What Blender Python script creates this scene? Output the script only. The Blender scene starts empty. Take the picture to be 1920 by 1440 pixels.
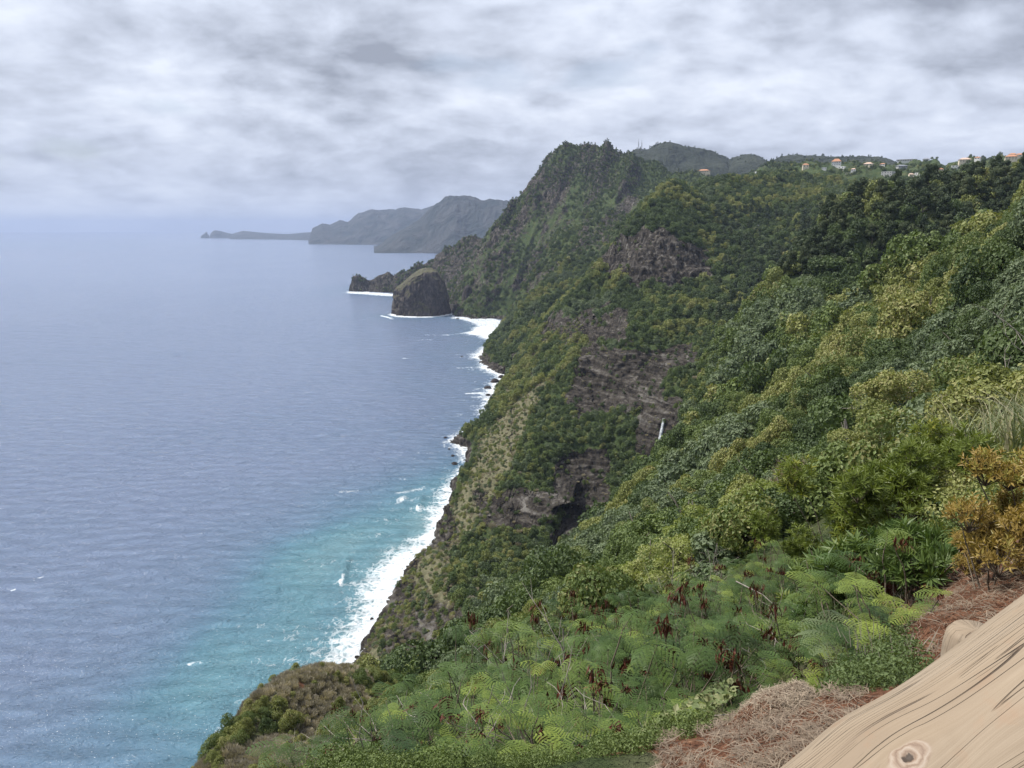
import bpy, math, random, bmesh
import numpy as np
from mathutils import Vector, Matrix

# ------------------------------------------------------------------ camera, world, sun, exposure
SC = bpy.context.scene
COL = SC.collection
CAMZ = 180.0
FPX = 1443.0                      # focal length in pixels of the 1920 px wide photograph
PITCH = math.radians(11.46)
cam_d = bpy.data.cameras.new('camera')
cam = bpy.data.objects.new('camera', cam_d); COL.objects.link(cam)
cam.location = (0, 0, CAMZ); cam.rotation_euler = (math.pi/2 - PITCH, 0, 0)
cam_d.sensor_width = 36.0; cam_d.lens = 36.0*FPX/1920.0
cam_d.clip_start = 0.05; cam_d.clip_end = 300000
SC.camera = cam
SC.view_settings.view_transform = 'Standard'; SC.view_settings.look = 'None'
SC.view_settings.gamma = 1; SC.view_settings.exposure = 0.36
try:
    SC.cycles.max_bounces = 5; SC.cycles.diffuse_bounces = 2; SC.cycles.glossy_bounces = 2
    SC.cycles.transmission_bounces = 3; SC.cycles.volume_bounces = 0; SC.cycles.transparent_max_bounces = 4
    SC.cycles.use_fast_gi = False
    SC.cycles.volume_step_rate = 1.0
    SC.cycles.sample_clamp_indirect = 4.0
except Exception: pass

SUN_EL, SUN_AZ = math.radians(56), math.radians(-72)   # azimuth measured from +Y towards +X
sun_d = bpy.data.lights.new('sun', 'SUN'); sun_d.energy = 4.6; sun_d.angle = math.radians(5); sun_d.color = (1.0, .955, .88)
sun = bpy.data.objects.new('sun', sun_d); COL.objects.link(sun)
sdir = Vector((math.sin(SUN_AZ)*math.cos(SUN_EL), math.cos(SUN_AZ)*math.cos(SUN_EL), math.sin(SUN_EL)))
sun.rotation_euler = (-sdir).to_track_quat('-Z', 'Y').to_euler(); sun.location = sdir*3000

class NT:
    """small helper for node trees"""
    def __init__(s, tree): s.t = tree; s.n = tree.nodes; s.l = tree.links
    def add(s, typ, **kw):
        n = s.n.new(typ)
        for k, v in kw.items():
            if k == 'ins':
                for kk, vv in v.items():
                    if isinstance(vv, bpy.types.NodeSocket): s.l.new(vv, n.inputs[kk])
                    else: n.inputs[kk].default_value = vv
            else: setattr(n, k, v)
        return n
    def math(s, op, a, b=None, c=None, clamp=False):
        n = s.n.new('ShaderNodeMath'); n.operation = op; n.use_clamp = clamp
        for i, v in enumerate((a, b, c)):
            if v is None: continue
            if isinstance(v, bpy.types.NodeSocket): s.l.new(v, n.inputs[i])
            else: n.inputs[i].default_value = v
        return n.outputs[0]
    def ramp(s, fac, stops, interp='LINEAR'):
        n = s.n.new('ShaderNodeValToRGB'); r = n.color_ramp; r.interpolation = interp
        while len(r.elements) > 1: r.elements.remove(r.elements[0])
        r.elements[0].position = stops[0][0]; r.elements[0].color = c4(stops[0][1])
        for p, c in stops[1:]:
            e = r.elements.new(p); e.color = c4(c)
        s.l.new(fac, n.inputs[0]); return n.outputs[0]
    def mix(s, fac, a, b, blend='MIX'):
        n = s.n.new('ShaderNodeMix'); n.data_type = 'RGBA'; n.blend_type = blend
        for i, v in ((0, fac), (6, a), (7, b)):
            if isinstance(v, bpy.types.NodeSocket): s.l.new(v, n.inputs[i])
            elif i == 0: n.inputs[0].default_value = v
            else: n.inputs[i].default_value = c4(v)
        return n.outputs[2]
    def noise(s, vec, scale, detail=4, rough=.55, dist=0.0, typ='FBM'):
        n = s.n.new('ShaderNodeTexNoise'); n.inputs['Scale'].default_value = scale
        n.inputs['Detail'].default_value = detail; n.inputs['Roughness'].default_value = rough
        n.inputs['Distortion'].default_value = dist
        if vec is not None: s.l.new(vec, n.inputs['Vector'])
        return n.outputs[0]
    def mapr(s, v, a, b, c=0.0, d=1.0, smooth=False):
        n = s.n.new('ShaderNodeMapRange'); n.clamp = True
        if smooth: n.interpolation_type = 'SMOOTHSTEP'
        s.l.new(v, n.inputs[0])
        for i, q in enumerate((a, b, c, d)): n.inputs[i+1].default_value = q
        return n.outputs[0]
    def scalevec(s, vec, sc):
        n = s.n.new('ShaderNodeMapping'); n.inputs['Scale'].default_value = sc; s.l.new(vec, n.inputs[0]); return n.outputs[0]
def c4(c):
    if isinstance(c, (int, float)): return (c, c, c, 1)
    return tuple(c) + (1,) if len(c) == 3 else tuple(c)

def make_world():
    w = bpy.data.worlds.new('World'); SC.world = w; w.use_nodes = True
    t = NT(w.node_tree); t.n.clear()
    tc = t.add('ShaderNodeTexCoord')
    sky = t.add('ShaderNodeTexSky', sky_type='NISHITA'); sky.sun_disc = False
    sky.sun_elevation = SUN_EL; sky.sun_rotation = SUN_AZ; sky.altitude = 180
    sky.air_density = 1; sky.dust_density = 2; sky.ozone_density = 1
    sep = t.add('ShaderNodeSeparateXYZ'); t.l.new(tc.outputs['Generated'], sep.inputs[0])
    X, Y, Z = sep.outputs
    # cloud deck seen in perspective: direction hits a ceiling, softened at the horizon
    zz = t.math('ADD', t.math('MAXIMUM', Z, 0.0), 0.30)
    px = t.math('DIVIDE', X, zz); py = t.math('DIVIDE', Y, zz)
    cmb = t.add('ShaderNodeCombineXYZ', ins={0: px, 1: py, 2: 3.7})
    mp = t.scalevec(cmb.outputs[0], (1.9, 2.0, 1.0))
    warp = t.add('ShaderNodeTexNoise'); warp.inputs['Scale'].default_value = .8; warp.inputs['Detail'].default_value = 3; t.l.new(mp, warp.inputs[0])
    wv = t.add('ShaderNodeVectorMath', operation='MULTIPLY_ADD'); t.l.new(warp.outputs[1], wv.inputs[0]); wv.inputs[1].default_value = (.35, .35, .2); t.l.new(mp, wv.inputs[2])
    big = t.noise(wv.outputs[0], .8, 3, .5)
    med = t.noise(wv.outputs[0], 2.6, 6, .5)
    fin = t.noise(wv.outputs[0], 6.5, 5, .55)
    v = t.math('ADD', t.math('ADD', t.math('MULTIPLY', big, .49), t.math('MULTIPLY', med, .33)), t.math('MULTIPLY', fin, .18))
    body = t.mapr(v, .38, .62, 0, 1, False)
    cloud = t.ramp(body, [(0, (.72, .77, .87)), (.35, (.58, .63, .74)), (.7, (.42, .46, .55)), (1, (.29, .32, .39))])
    # low haze band near horizon, blue-grey and lighter
    hz = t.mapr(Z, 0.0, .16, 1, 0, True)
    cloud = t.mix(t.math('MULTIPLY', hz, .5), cloud, (.52, .58, .72))
    # thin gaps where the blue of the sky comes through
    gap = t.mapr(t.noise(wv.outputs[0], .9, 3, .5), .28, .36, .30, 0, True)
    skyc = t.mix(1.0, sky.outputs[0], (.10, .10, .10), 'MULTIPLY')
    col = t.mix(gap, cloud, skyc)
    # overcast deck is brighter towards the zenith than at the horizon
    zen = t.mapr(Z, .05, .9, .92, 1.25)
    bg = t.add('ShaderNodeBackground'); 
    colm = t.add('ShaderNodeVectorMath', operation='SCALE'); t.l.new(col, colm.inputs[0]); t.l.new(zen, colm.inputs['Scale'])
    t.l.new(colm.outputs[0], bg.inputs[0]); bg.inputs[1].default_value = 1.0
    out = t.add('ShaderNodeOutputWorld'); t.l.new(bg.outputs[0], out.inputs[0])
make_world()

# ------------------------------------------------------------------ maths helpers
CA, SA = math.cos(PITCH), math.sin(PITCH)
def slope_of(py, px=960):
    """rise over horizontal distance for a photo pixel"""
    u = (px-960)/FPX; v = (720-py)/FPX
    return (-SA + v*CA)/math.hypot(u, CA + v*SA)
def azim(px, py):
    u = (px-960)/FPX; v = (720-py)/FPX
    return math.atan2(u, CA + v*SA)
def P(px, py, r):
    """world point that lies r metres (horizontal distance) away in the direction of a photo pixel"""
    a = azim(px, py); return Vector((r*math.sin(a), r*math.cos(a), CAMZ + r*slope_of(py, px)))
def PS(px, py, z=0.0):
    s = slope_of(py, px); return P(px, py, (z-CAMZ)/s)
def proj(x, y, z):
    """world -> photo pixel (arrays)"""
    dz = z-CAMZ; d = y*CA - dz*SA; v = (y*SA + dz*CA)/d
    return 960 + FPX*x/d, 720 - FPX*v, d

def _hash(ix, iy, iz, seed):
    h = (ix.astype(np.int64)*374761393 + iy.astype(np.int64)*668265263 + iz.astype(np.int64)*2147483647 + seed*1274126177) & 0xffffffff
    h = ((h ^ (h >> 13))*1274126177) & 0xffffffff
    h = ((h ^ (h >> 16))*2246822519) & 0xffffffff
    return ((h ^ (h >> 15)) & 0xffffff)/float(0xffffff)*2-1
def vnoise(x, y, z=None, seed=0):
    x = np.asarray(x, float); y = np.asarray(y, float); z = np.zeros_like(x) if z is None else np.asarray(z, float)
    x0, y0, z0 = np.floor(x), np.floor(y), np.floor(z)
    fx, fy, fz = x-x0, y-y0, z-z0
    fx, fy, fz = [f*f*f*(f*(f*6-15)+10) for f in (fx, fy, fz)]
    x0 = x0.astype(np.int64); y0 = y0.astype(np.int64); z0 = z0.astype(np.int64)
    r = 0
    for dx in (0, 1):
        for dy in (0, 1):
            for dz in (0, 1):
                w = (fx if dx else 1-fx)*(fy if dy else 1-fy)*(fz if dz else 1-fz)
                r = r + w*_hash(x0+dx, y0+dy, z0+dz, seed)
    return r
def fbm(x, y, z=None, oct=4, seed=0, gain=.5, lac=2.03, ridged=False):
    a = 1.0; s = 0; n = 0; z = np.zeros_like(np.asarray(x, float)) if z is None else z
    for o in range(oct):
        v = vnoise(x, y, z, seed+o*17)
        if ridged: v = 1-2*np.abs(v)
        s = s + a*v; n += a; a *= gain; x = x*lac+3.1; y = y*lac+1.7; z = z*lac
    return s/n
def sstep(a, b, x):
    t = np.clip((x-a)/(b-a), 0, 1); return t*t*(3-2*t)
def smin(a, b, k):
    h = np.clip(.5+.5*(b-a)/k, 0, 1); return b*(1-h)+a*h - k*h*(1-h)
def smax(a, b, k): return -smin(-a, -b, k)
def inpoly(px, py, poly):
    c = np.zeros(np.shape(px), bool); n = len(poly); j = n-1
    for i in range(n):
        xi, yi = poly[i]; xj, yj = poly[j]
        if yi != yj:
            c ^= ((yi > py) != (yj > py)) & (px < (xj-xi)*(py-yi)/(yj-yi)+xi)
        j = i
    return c
def polydist(x, y, pts, vals=None):
    """distance to a polyline; side sign (+ = right of travel) and interpolated values at nearest point"""
    best = np.full(np.shape(x), 1e18); side = np.ones(np.shape(x)); nv = 0 if vals is None else len(vals[0])
    out = [np.zeros(np.shape(x)) for _ in range(nv)]
    for i in range(len(pts)-1):
        ax, ay = pts[i][0], pts[i][1]; bx, by = pts[i+1][0], pts[i+1][1]
        dx, dy = bx-ax, by-ay; L = dx*dx+dy*dy
        t = np.clip(((x-ax)*dx+(y-ay)*dy)/L, 0, 1)
        d = (x-ax-t*dx)**2+(y-ay-t*dy)**2
        m = d < best
        best = np.where(m, d, best)
        side = np.where(m, np.sign((x-ax)*dy-(y-ay)*dx), side)
        for k in range(nv): out[k] = np.where(m, vals[i][k]*(1-t)+vals[i+1][k]*t, out[k])
    return np.sqrt(best), side, out

# ------------------------------------------------------------------ object helpers
def setp(o, label=None, cat=None, group=None, kind=None):
    if label: o['label'] = label
    if cat: o['category'] = cat
    if group: o['group'] = group
    if kind: o['kind'] = kind
    return o
def mesh_np(name, verts, faces, mat=None, smooth=True, attrs=None):
    """faces: (N,k) int array"""
    me = bpy.data.meshes.new(name); verts = np.asarray(verts, np.float32); faces = np.asarray(faces, np.int32)
    me.vertices.add(len(verts)); me.vertices.foreach_set('co', verts.ravel())
    k = faces.shape[1]; me.loops.add(faces.size); me.loops.foreach_set('vertex_index', faces.ravel())
    me.polygons.add(len(faces)); me.polygons.foreach_set('loop_start', np.arange(0, faces.size, k, dtype=np.int32))
    me.polygons.foreach_set('use_smooth', np.full(len(faces), smooth))
    me.update(calc_edges=True)
    for an, av in (attrs or {}).items():
        a = me.attributes.new(an, 'FLOAT', 'POINT'); a.data.foreach_set('value', np.asarray(av, np.float32))
    if mat:
        for m in (mat if isinstance(mat, (list, tuple)) else [mat]): me.materials.append(m)
    return me
def link(name, me, parent=None, loc=None):
    o = bpy.data.objects.new(name, me); COL.objects.link(o)
    if parent: o.parent = parent
    if loc is not None: o.location = loc
    return o
def empty(name, loc=(0, 0, 0), rz=0, sc=1):
    o = bpy.data.objects.new(name, None); COL.objects.link(o); o.location = loc; o.rotation_euler = (0, 0, rz)
    o.scale = (sc, sc, sc); o.empty_display_size = .2
    return o
def grid_faces(nr, nc):
    i = np.arange(nr*nc).reshape(nr, nc)
    return np.stack([i[:-1, :-1], i[:-1, 1:], i[1:, 1:], i[1:, :-1]], -1).reshape(-1, 4)
def subset_mesh(name, V, F, mask, mat, attrs):
    F2 = F[mask]; used = np.unique(F2); rem = np.full(len(V), -1, np.int64); rem[used] = np.arange(len(used))
    return mesh_np(name, V[used], rem[F2], mat, True, {k: v[used] for k, v in attrs.items()})
# ------------------------------------------------------------------ materials of the setting
def mat_new(name):
    m = bpy.data.materials.new(name); m.use_nodes = True
    t = NT(m.node_tree); t.n.clear()
    out = t.add('ShaderNodeOutputMaterial'); b = t.add('ShaderNodeBsdfPrincipled')
    t.l.new(b.outputs[0], out.inputs[0]); b.inputs['Roughness'].default_value = .8
    b.inputs['Specular IOR Level'].default_value = .25
    return m, t, b, out
def attr(t, name): return t.add('ShaderNodeAttribute', attribute_name=name).outputs['Fac']
def bump(t, b, h, dist, strength=1.0):
    n = t.add('ShaderNodeBump'); n.inputs['Distance'].default_value = dist; n.inputs['Strength'].default_value = strength
    t.l.new(h, n.inputs['Height']); t.l.new(n.outputs[0], b.inputs['Normal'])

def mat_terrain():
    m, t, b, out = mat_new('terrain')
    geo = t.add('ShaderNodeNewGeometry'); pos = geo.outputs['Position']
    rock = attr(t, 'rock'); dry = attr(t, 'dry'); soil = attr(t, 'soil')
    # rock: fluted, banded basalt; shade of the crevices painted into its colour
    fl = t.noise(t.scalevec(pos, (.26, .26, .035)), 1.0, 6, .65, .6)
    st = t.noise(t.scalevec(pos, (.03, .03, .4)), 1.0, 4, .6, .8)
    sp = t.noise(pos, .9, 6, .7)
    sy = t.add('ShaderNodeSeparateXYZ'); t.l.new(pos, sy.inputs[0]); wst = t.mapr(sy.outputs[1], 600, 720, .62, .15)
    rcm = t.add('ShaderNodeMix', data_type='FLOAT', ins={0: wst}); t.l.new(fl, rcm.inputs[2]); t.l.new(st, rcm.inputs[3])
    rc = t.ramp(rcm.outputs[0],
                [(.38, (.006, .005, .005)), (.47, (.026, .022, .019)), (.55, (.062, .054, .047)), (.65, (.16, .15, .135))])
    rc = t.mix(t.mapr(sp, .56, .66, 0, .75), rc, (.10, .095, .045))
    # ground cover
    gc = t.ramp(t.noise(pos, .09, 7, .62), [(.3, (.022, .040, .014)), (.5, (.048, .070, .026)), (.62, (.085, .095, .040)), (.75, (.13, .12, .065))])
    g2 = t.ramp(t.noise(pos, .8, 5, .7), [(.35, (.02, .034, .013)), (.65, (.075, .095, .035))])
    gc = t.mix(.5, gc, g2)
    dc = t.ramp(t.noise(pos, .55, 7, .7), [(.32, (.07, .075, .04)), (.5, (.125, .12, .07)), (.68, (.21, .185, .12))])
    so = t.ramp(t.noise(pos, 9.0, 7, .65), [(.3, (.075, .034, .020)), (.55, (.17, .082, .048)), (.75, (.26, .15, .09))])
    nz = t.math('SUBTRACT', t.noise(pos, .22, 6, .65), .5)
    def th(a, k=.9, lo=.42, hi=.56): return t.mapr(t.math('ADD', a, t.math('MULTIPLY', nz, k)), lo, hi, 0, 1, True)
    col = t.mix(th(dry), gc, dc)
    col = t.mix(th(rock), col, rc)
    col = t.mix(th(soil, .3), col, so)
    t.l.new(col, b.inputs['Base Color']); b.inputs['Roughness'].default_value = .95; b.inputs['Specular IOR Level'].default_value = .1
    hh = t.math('ADD', t.math('MULTIPLY', fl, rock), t.math('MULTIPLY', sp, .6))
    near = t.noise(pos, 14.0, 5, .7)
    n1 = t.add('ShaderNodeBump'); n1.inputs['Distance'].default_value = 1.6; n1.inputs['Strength'].default_value = .9; t.l.new(hh, n1.inputs['Height'])
    n2 = t.add('ShaderNodeBump'); n2.inputs['Distance'].default_value = .05; t.l.new(near, n2.inputs['Height']); t.l.new(n1.outputs[0], n2.inputs['Normal'])
    t.l.new(n2.outputs[0], b.inputs['Normal'])
    return m
M_TERR = mat_terrain()

# ------------------------------------------------------------------ coastline (world metres), derived from the waterline seen in the photograph
def W(px, py): p = PS(px, py); return (p.x, p.y)
COAST = [(-30, -300), (-55, -60), (-75, 30), (-85, 100), (-75, 160), (-66, 230), (-68, 270)] + \
    [W(*q) for q in ((668, 1262), (672, 1240), (692, 1195), (716, 1150), (722, 1112), (738, 1070), (765, 1045), (812, 1024), (822, 985), (846, 950),
                     (860, 905), (886, 872), (878, 842), (854, 826), (880, 812), (908, 797), (926, 760), (932, 722), (946, 706), (918, 690), (902, 668),
                     (916, 650), (928, 638), (908, 628), (888, 626), (902, 612), (888, 604), (868, 598), (852, 597), (850, 588), (846, 582), (834, 568), (826, 560),
                     (780, 557), (730, 555), (690, 552), (655, 550), (652, 547))] + [(-470, 2420), (-300, 2520), (-100, 2600), (200, 3000), (300, 6000)]

# ------------------------------------------------------------------ height of the land
# (px, py, r): ground seen at photo pixel px,py stands r metres away;  a 4th value says the crest falls away behind
CP = [
 # bank under and around the camera
 (300,2065,1.3),(300,1780,1.8),(700,2065,1.3),(700,1780,1.8),(1100,2065,1.3),(1100,1780,1.8),(1500,2065,1.3),(1500,1780,1.8),(1900,2065,1.3),(1900,1780,1.8),(2300,2065,1.3),(2300,1780,1.8),
 (300,1440,3.5),(700,1440,3.2),(1000,1440,3.0),(1300,1440,2.9),(1500,1440,2.4),(1750,1440,2.0),(1950,1440,2.0),(2300,1440,2.0),
 (1380,1370,3.3),(1480,1305,3.9),(1560,1310,4.2),(1640,1290,4.2),(1720,1160,5.2),(1800,1100,5.8),(1880,1030,6.8),(2000,1000,7),(2300,900,8),
 (1500,1330,4.6),(1600,1330,5.5),
 (1380,1420,4.2),(1250,1430,4.6),(1100,1440,5.0),(950,1460,5.8),(800,1520,6.5),(600,1600,7),(300,1700,7),
 (1650,1110,8),(1500,1200,8.5),(1350,1280,9),(1200,1300,9),(1050,1330,9),(900,1380,10),(750,1480,11),(550,1600,12),(300,1700,12),
 (1740,1040,9.5),(1850,930,12),(1920,860,14),(2100,840,14),(2300,800,14),
 (1650,990,16),(1780,880,20),(1900,790,22),(2100,740,24),
 (1500,1080,16),(1400,1120,17),(1250,1160,18),(1100,1210,20),(950,1280,22),(820,1380,25),(700,1470,30),(500,1580,38),(300,1700,40),
 (1600,960,30),(1500,985,30),(1400,1000,32),(1300,1030,34),(1150,1110,38),(1000,1180,40),(880,1260,45),(800,1330,50),(700,1400,58),(600,1440,62),(450,1500,62),(300,1650,65),
 (1700,880,34),(1800,820,38),(1920,740,40),(2100,700,45),(2300,650,45),
 # knoll at lower left
 (375,1445,70,1),(415,1400,74,1),(458,1335,79,1),(475,1300,82,1),(540,1262,86,1),(600,1248,90,1),(650,1250,93,1),(690,1262,96,1),(740,1278,100,1),
 (800,1270,112),(860,1250,130),(500,1400,74),(600,1380,76),(600,1310,83),(700,1330,84),(760,1330,92),
 (250,1600,65),
 # near forest slope
 (1000,1150,110),(1100,1090,110),(920,1210,115),(960,1150,160),(880,1220,165),(1020,1110,190),(1065,1075,220,2),(1000,1118,205,2),(940,1150,200,2),(1100,1010,240,2),(1150,955,262,2),(1200,890,290,2),(1235,845,310,2),(1265,790,325,2),(1300,715,350,2),
 (1340,640,375,2),(1400,565,410,2),(1450,500,440,2),(1500,445,470,2),(1545,412,490,2),(1610,395,520,2),(1700,372,545,2),(1800,350,565,2),(1920,318,590,2),(2100,290,600,2),(2300,270,600,2),
 (1250,900,200),(1300,960,120),(1200,1000,120),(1350,800,220),(1400,880,110),(1500,800,130),(1450,700,260),(1550,600,330),(1500,560,380),(1600,500,400),(1600,700,190),(1700,600,240),
 (1650,500,380),(1750,450,420),(1850,390,470),(1700,520,290),
 (1920,385,235,1),(1850,420,245,1),(1780,450,255,1),(1710,485,270,1),(1650,560,280),(2100,340,230,1),
 (1600,880,80),(1700,800,90),(1800,700,100),(1900,600,110),(1900,480,170),(1800,560,170),(1700,700,140),(2100,450,120),(2300,350,150),
 # bowl with waterfall and cave
 (1240,860,405),(1225,800,430),(1150,860,425),(1090,925,405),(1140,925,400),(1080,1010,385),(1120,1000,380),(1060,1060,345),(1180,940,385),(1000,1040,335),(1000,960,400),(1040,930,405),(900,985,425),(940,900,455),
 (960,1110,275),(900,1140,275),(850,1190,265),(860,1090,310),(800,1120,310),(800,1200,280),(780,1240,262),(730,1235,282),(760,1150,315),(870,1000,405),(830,1050,370),
 (1150,760,480),(1080,760,500),(1100,700,540),(1200,710,520),(1250,700,500),(1290,680,510),(1240,640,560),(1150,650,600),(1060,680,610),(1000,800,500),(960,870,480),(1000,720,620),(950,800,560),(930,860,510),(960,740,700),
 (1300,640,550),(1330,600,610),(1200,600,660),(1280,560,690),(1180,570,720),(1100,600,730),(1050,600,790),(1020,640,760),(1000,680,740),
 # hill with columnar faces and the sharp spur between them
 (1182,540,780),(1190,450,800),(1215,400,850),(1245,345,930),(1330,480,830),(1260,530,770),(1340,520,790),(1300,540,760),(1270,430,840),(1330,420,900),
 (1160,520,840),(1140,500,850),(1120,480,860),(1110,430,890,3),(1120,405,910,3),(1180,352,960,3),(1245,330,1000,3),(1100,480,880,3),(1025,508,920,3),(1015,560,900,3),(1005,600,890,3),(988,640,880,3),(965,672,890),
 (1080,520,850),(1060,560,830),(1130,560,800),(960,700,850),
 # ravine and wooded plateau behind
 (1300,325,1150,3),(1400,318,1300),(1500,312,1500),(1450,335,1150),(1380,365,1020),(1450,400,1000),(1400,430,950),(1480,360,1080),(1560,345,1200),(1650,340,1300),(1420,470,860),(1380,520,780),(1440,440,880),(1530,395,900),(1640,375,1000),(1760,345,1150),
 (1600,318,1700),(1700,312,1900,3),(1600,300,2300,3),(1800,306,1800,3),(1900,292,1800,3),(2100,280,1800,3),(1750,330,1500),(1900,318,1400),(2300,280,1500,3),(1500,310,1900,3),(1400,312,1900,3),
 (1360,560,700),(1330,600,640),
]
def build_height():
    Q = []; S = []
    def put(x, y, z):
        r = math.hypot(x, y); z -= (3.0+5.0*((x > .3*y) and 380 < r < 640))*float(sstep(130, 400, r))+4.0*float(sstep(500, 900, r)); Q.append((math.log(r), math.atan2(x, y))); S.append((z-CAMZ)/r)
    for c in CP:
        if 1040 < c[0] < 1300 and 690 < c[1] < 1000 and 370 < c[2] < 560: c = (c[0], c[1], c[2]*1.12)
        p = P(*c[:3]); put(*p); r = c[2]; ux, uy = p.x/r, p.y/r
        if len(c) > 3:
            k = c[3]
            if k == 1:   prof = ((1.10, .10), (1.25, .27), (1.5, .50))
            elif k == 2: prof = ((1.05, .06), (1.11, .13), (1.18, .15))
            else:        prof = ((1.06, .03), (1.12, .07))
            for f, dz in prof: put(ux*r*f, uy*r*f, p.z-dz*r)
    Q = np.array(Q); S = np.array(S)
    sc = np.array([1.0, 1.0])
    def ker(a, b):
        d = np.sqrt((((a[:, None]-b[None])*sc)**2).sum(-1)+1e-5)
        return d
    n = len(Q); A = ker(Q, Q) - np.eye(n)*.004
    Pm = np.c_[np.ones(n), Q]
    M = np.block([[A, Pm], [Pm.T, np.zeros((3, 3))]])
    wts = np.linalg.solve(M, np.r_[S, np.zeros(3)])
    return Q, wts, ker
_Q, _W, _K = build_height()
LR0, LR1, TH0, TH1 = math.log(1.2), math.log(2600), math.radians(-62), math.radians(62)
_NL, _NTH = 760, 560
def _bake():
    lr = np.linspace(LR0, LR1, _NL); th = np.linspace(TH0, TH1, _NTH)
    G = np.zeros((_NL, _NTH))
    for i in range(_NL):
        q = np.c_[np.full(_NTH, lr[i]), th]
        G[i] = _K(q, _Q) @ _W[:-3] + np.c_[np.ones(_NTH), q] @ _W[-3:]
    # light smoothing so the interpolation cones vanish
    for _ in range(2):
        G[1:-1] = (G[:-2]+2*G[1:-1]+G[2:])/4; G[:, 1:-1] = (G[:, :-2]+2*G[:, 1:-1]+G[:, 2:])/4
    return G
_G = _bake()
def rbf_height(x, y):
    r = np.maximum(np.hypot(x, y), 1.25); a = np.clip((np.log(r)-LR0)/(LR1-LR0)*(_NL-1), 0, _NL-1.001); b = np.clip((np.arctan2(x, y)-TH0)/(TH1-TH0)*(_NTH-1), 0, _NTH-1.001)
    i = a.astype(int); j = b.astype(int); fa = a-i; fb = b-j
    s = (_G[i, j]*(1-fa)+_G[i+1, j]*fa)*(1-fb)+(_G[i, j+1]*(1-fa)+_G[i+1, j+1]*fa)*fb
    return CAMZ + s*r
# the great ridge that runs out into the headland
RIDGE = [(657,534,2292,2.6),(664,516,2292,2.4),(674,513,2290,2.2),(690,523,2282,2.0),(712,512,2270,1.8),(745,503,2250,1.6),(800,492,2210,1.5),(830,470,2170,1.2),(862,452,2130,1.1),(910,436,2080,.95),(950,402,2020,.95),(985,362,1980,.95),
         (1008,332,1950,.95),(1030,292,1920,.97),(1048,272,1905,.97),(1065,264,1900,.95),(1085,268,1895,.9),(1110,272,1890,.85),(1138,271,1885,.8),(1160,279,1880,.75),(1180,292,1875,.55),(1215,306,1860,.4),(1300,322,1800,.3)]
_RP = [P(*q[:3]) for q in RIDGE]
_RV = [(p.z-5, q[3]) for p, q in zip(_RP, RIDGE)]
SPURS = [([(1062,268,1895),(1040,360,1800),(1010,430,1720),(960,500,1650),(905,560,1590),(885,595,1555)], 1.25),
         ([(1110,275,1880),(1100,350,1780),(1075,430,1680),(1045,500,1580),(1000,560,1480),(960,620,1380)], 1.15),
         ([(1180,292,1870),(1170,360,1650),(1120,440,1500),(1090,520,1350),(1040,590,1200),(1000,650,1080),(975,690,1000)], 1.1),
         ([(862,455,2125),(850,520,2010),(845,560,1940)], 1.5)]
def height(x, y, detail=True):
    wx = x + 14*fbm(x/90, y/90, oct=3, seed=5); wy = y + 14*fbm(x/90, y/90, oct=3, seed=9)
    r = np.hypot(x, y); k = sstep(150, 700, r)
    h = rbf_height(x+(wx-x)*.35*k, y+(wy-y)*.35*k)
    d, side, (zr, kk) = polydist(x+(wx-x)*.0, y, _RP, _RV)
    rg = zr - kk*d*(1+.0*d)
    for pts, ks in SPURS:
        pp = [P(*q) for q in pts]; d2, _, (z2,) = polydist(wx, wy, pp, [(p.z,) for p in pp])
        rg = np.maximum(rg, z2-4-ks*d2)
    rg = np.where(r > 950, rg, -500)
    far = sstep(1250, 1400, r)*sstep(.19, .13, np.arctan2(x, y))
    h = h - far*220                       # the interpolated surface hands over to the ridge there
    h = smax(h, rg, 6.0)
    # coast
    cd, cs, _ = polydist(x, y, COAST)
    cd = cd*cs
    jag = fbm(x/22, y/22, oct=4, seed=31)*4*sstep(200, 350, r)
    cdj = cd+jag*.6
    kc = 2.0 + 5*sstep(250, 150, y) - .85*sstep(350, 460, y) + .5*sstep(1500, 1700, y) + 4.0*sstep(2100,2200,y)
    beach = sstep(1150, 1250, y)*sstep(1480, 1400, y) + .7*sstep(940, 980, y)*sstep(1120,1060,y)
    lo = np.where(cdj > 0, kc*np.maximum(cdj-9*beach, 0) + np.minimum(cdj, 9)*.22 + np.minimum(cdj*2.5, 4)*(1-beach), cdj*.45)
    h = smin(h, lo, 1.5)
    if detail:
        land = sstep(2, 14, cd)
        a1 = sstep(120, 500, r)*6 + sstep(700, 1500, r)*9
        h = h + land*a1*fbm(x/75, y/75, oct=3, seed=2, ridged=True)*.8 - a1*.2*land
        ga = sstep(1150, 1400, r)*11*sstep(5, 60, h)
        h = h + ga*fbm((x*.92-y*.38)/48, (x*.38+y*.92)/210, oct=4, seed=6, ridged=True)*land
        h = h + sstep(200, 330, r)*sstep(1000, 700, r)*4*fbm((x*.8+y*.2)/26, (x*.2-y*.8)/70, oct=3, seed=7, ridged=True)*land
        a2 = np.clip(r*.006, .05, 2.5)
        h = h + np.minimum(1, np.maximum(cd, 0)/6)*a2*fbm(x/13, y/13, oct=4, seed=3)
        h = h + .018*sstep(12, 5, r)*fbm(x/.12, y/.12, oct=3, seed=44)
        a3 = np.clip(.12+r*.001, 0, .25)*sstep(60, 10, r)
        h = h + a3*fbm(x/1.1, y/1.1, oct=4, seed=4)
    return h

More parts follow.
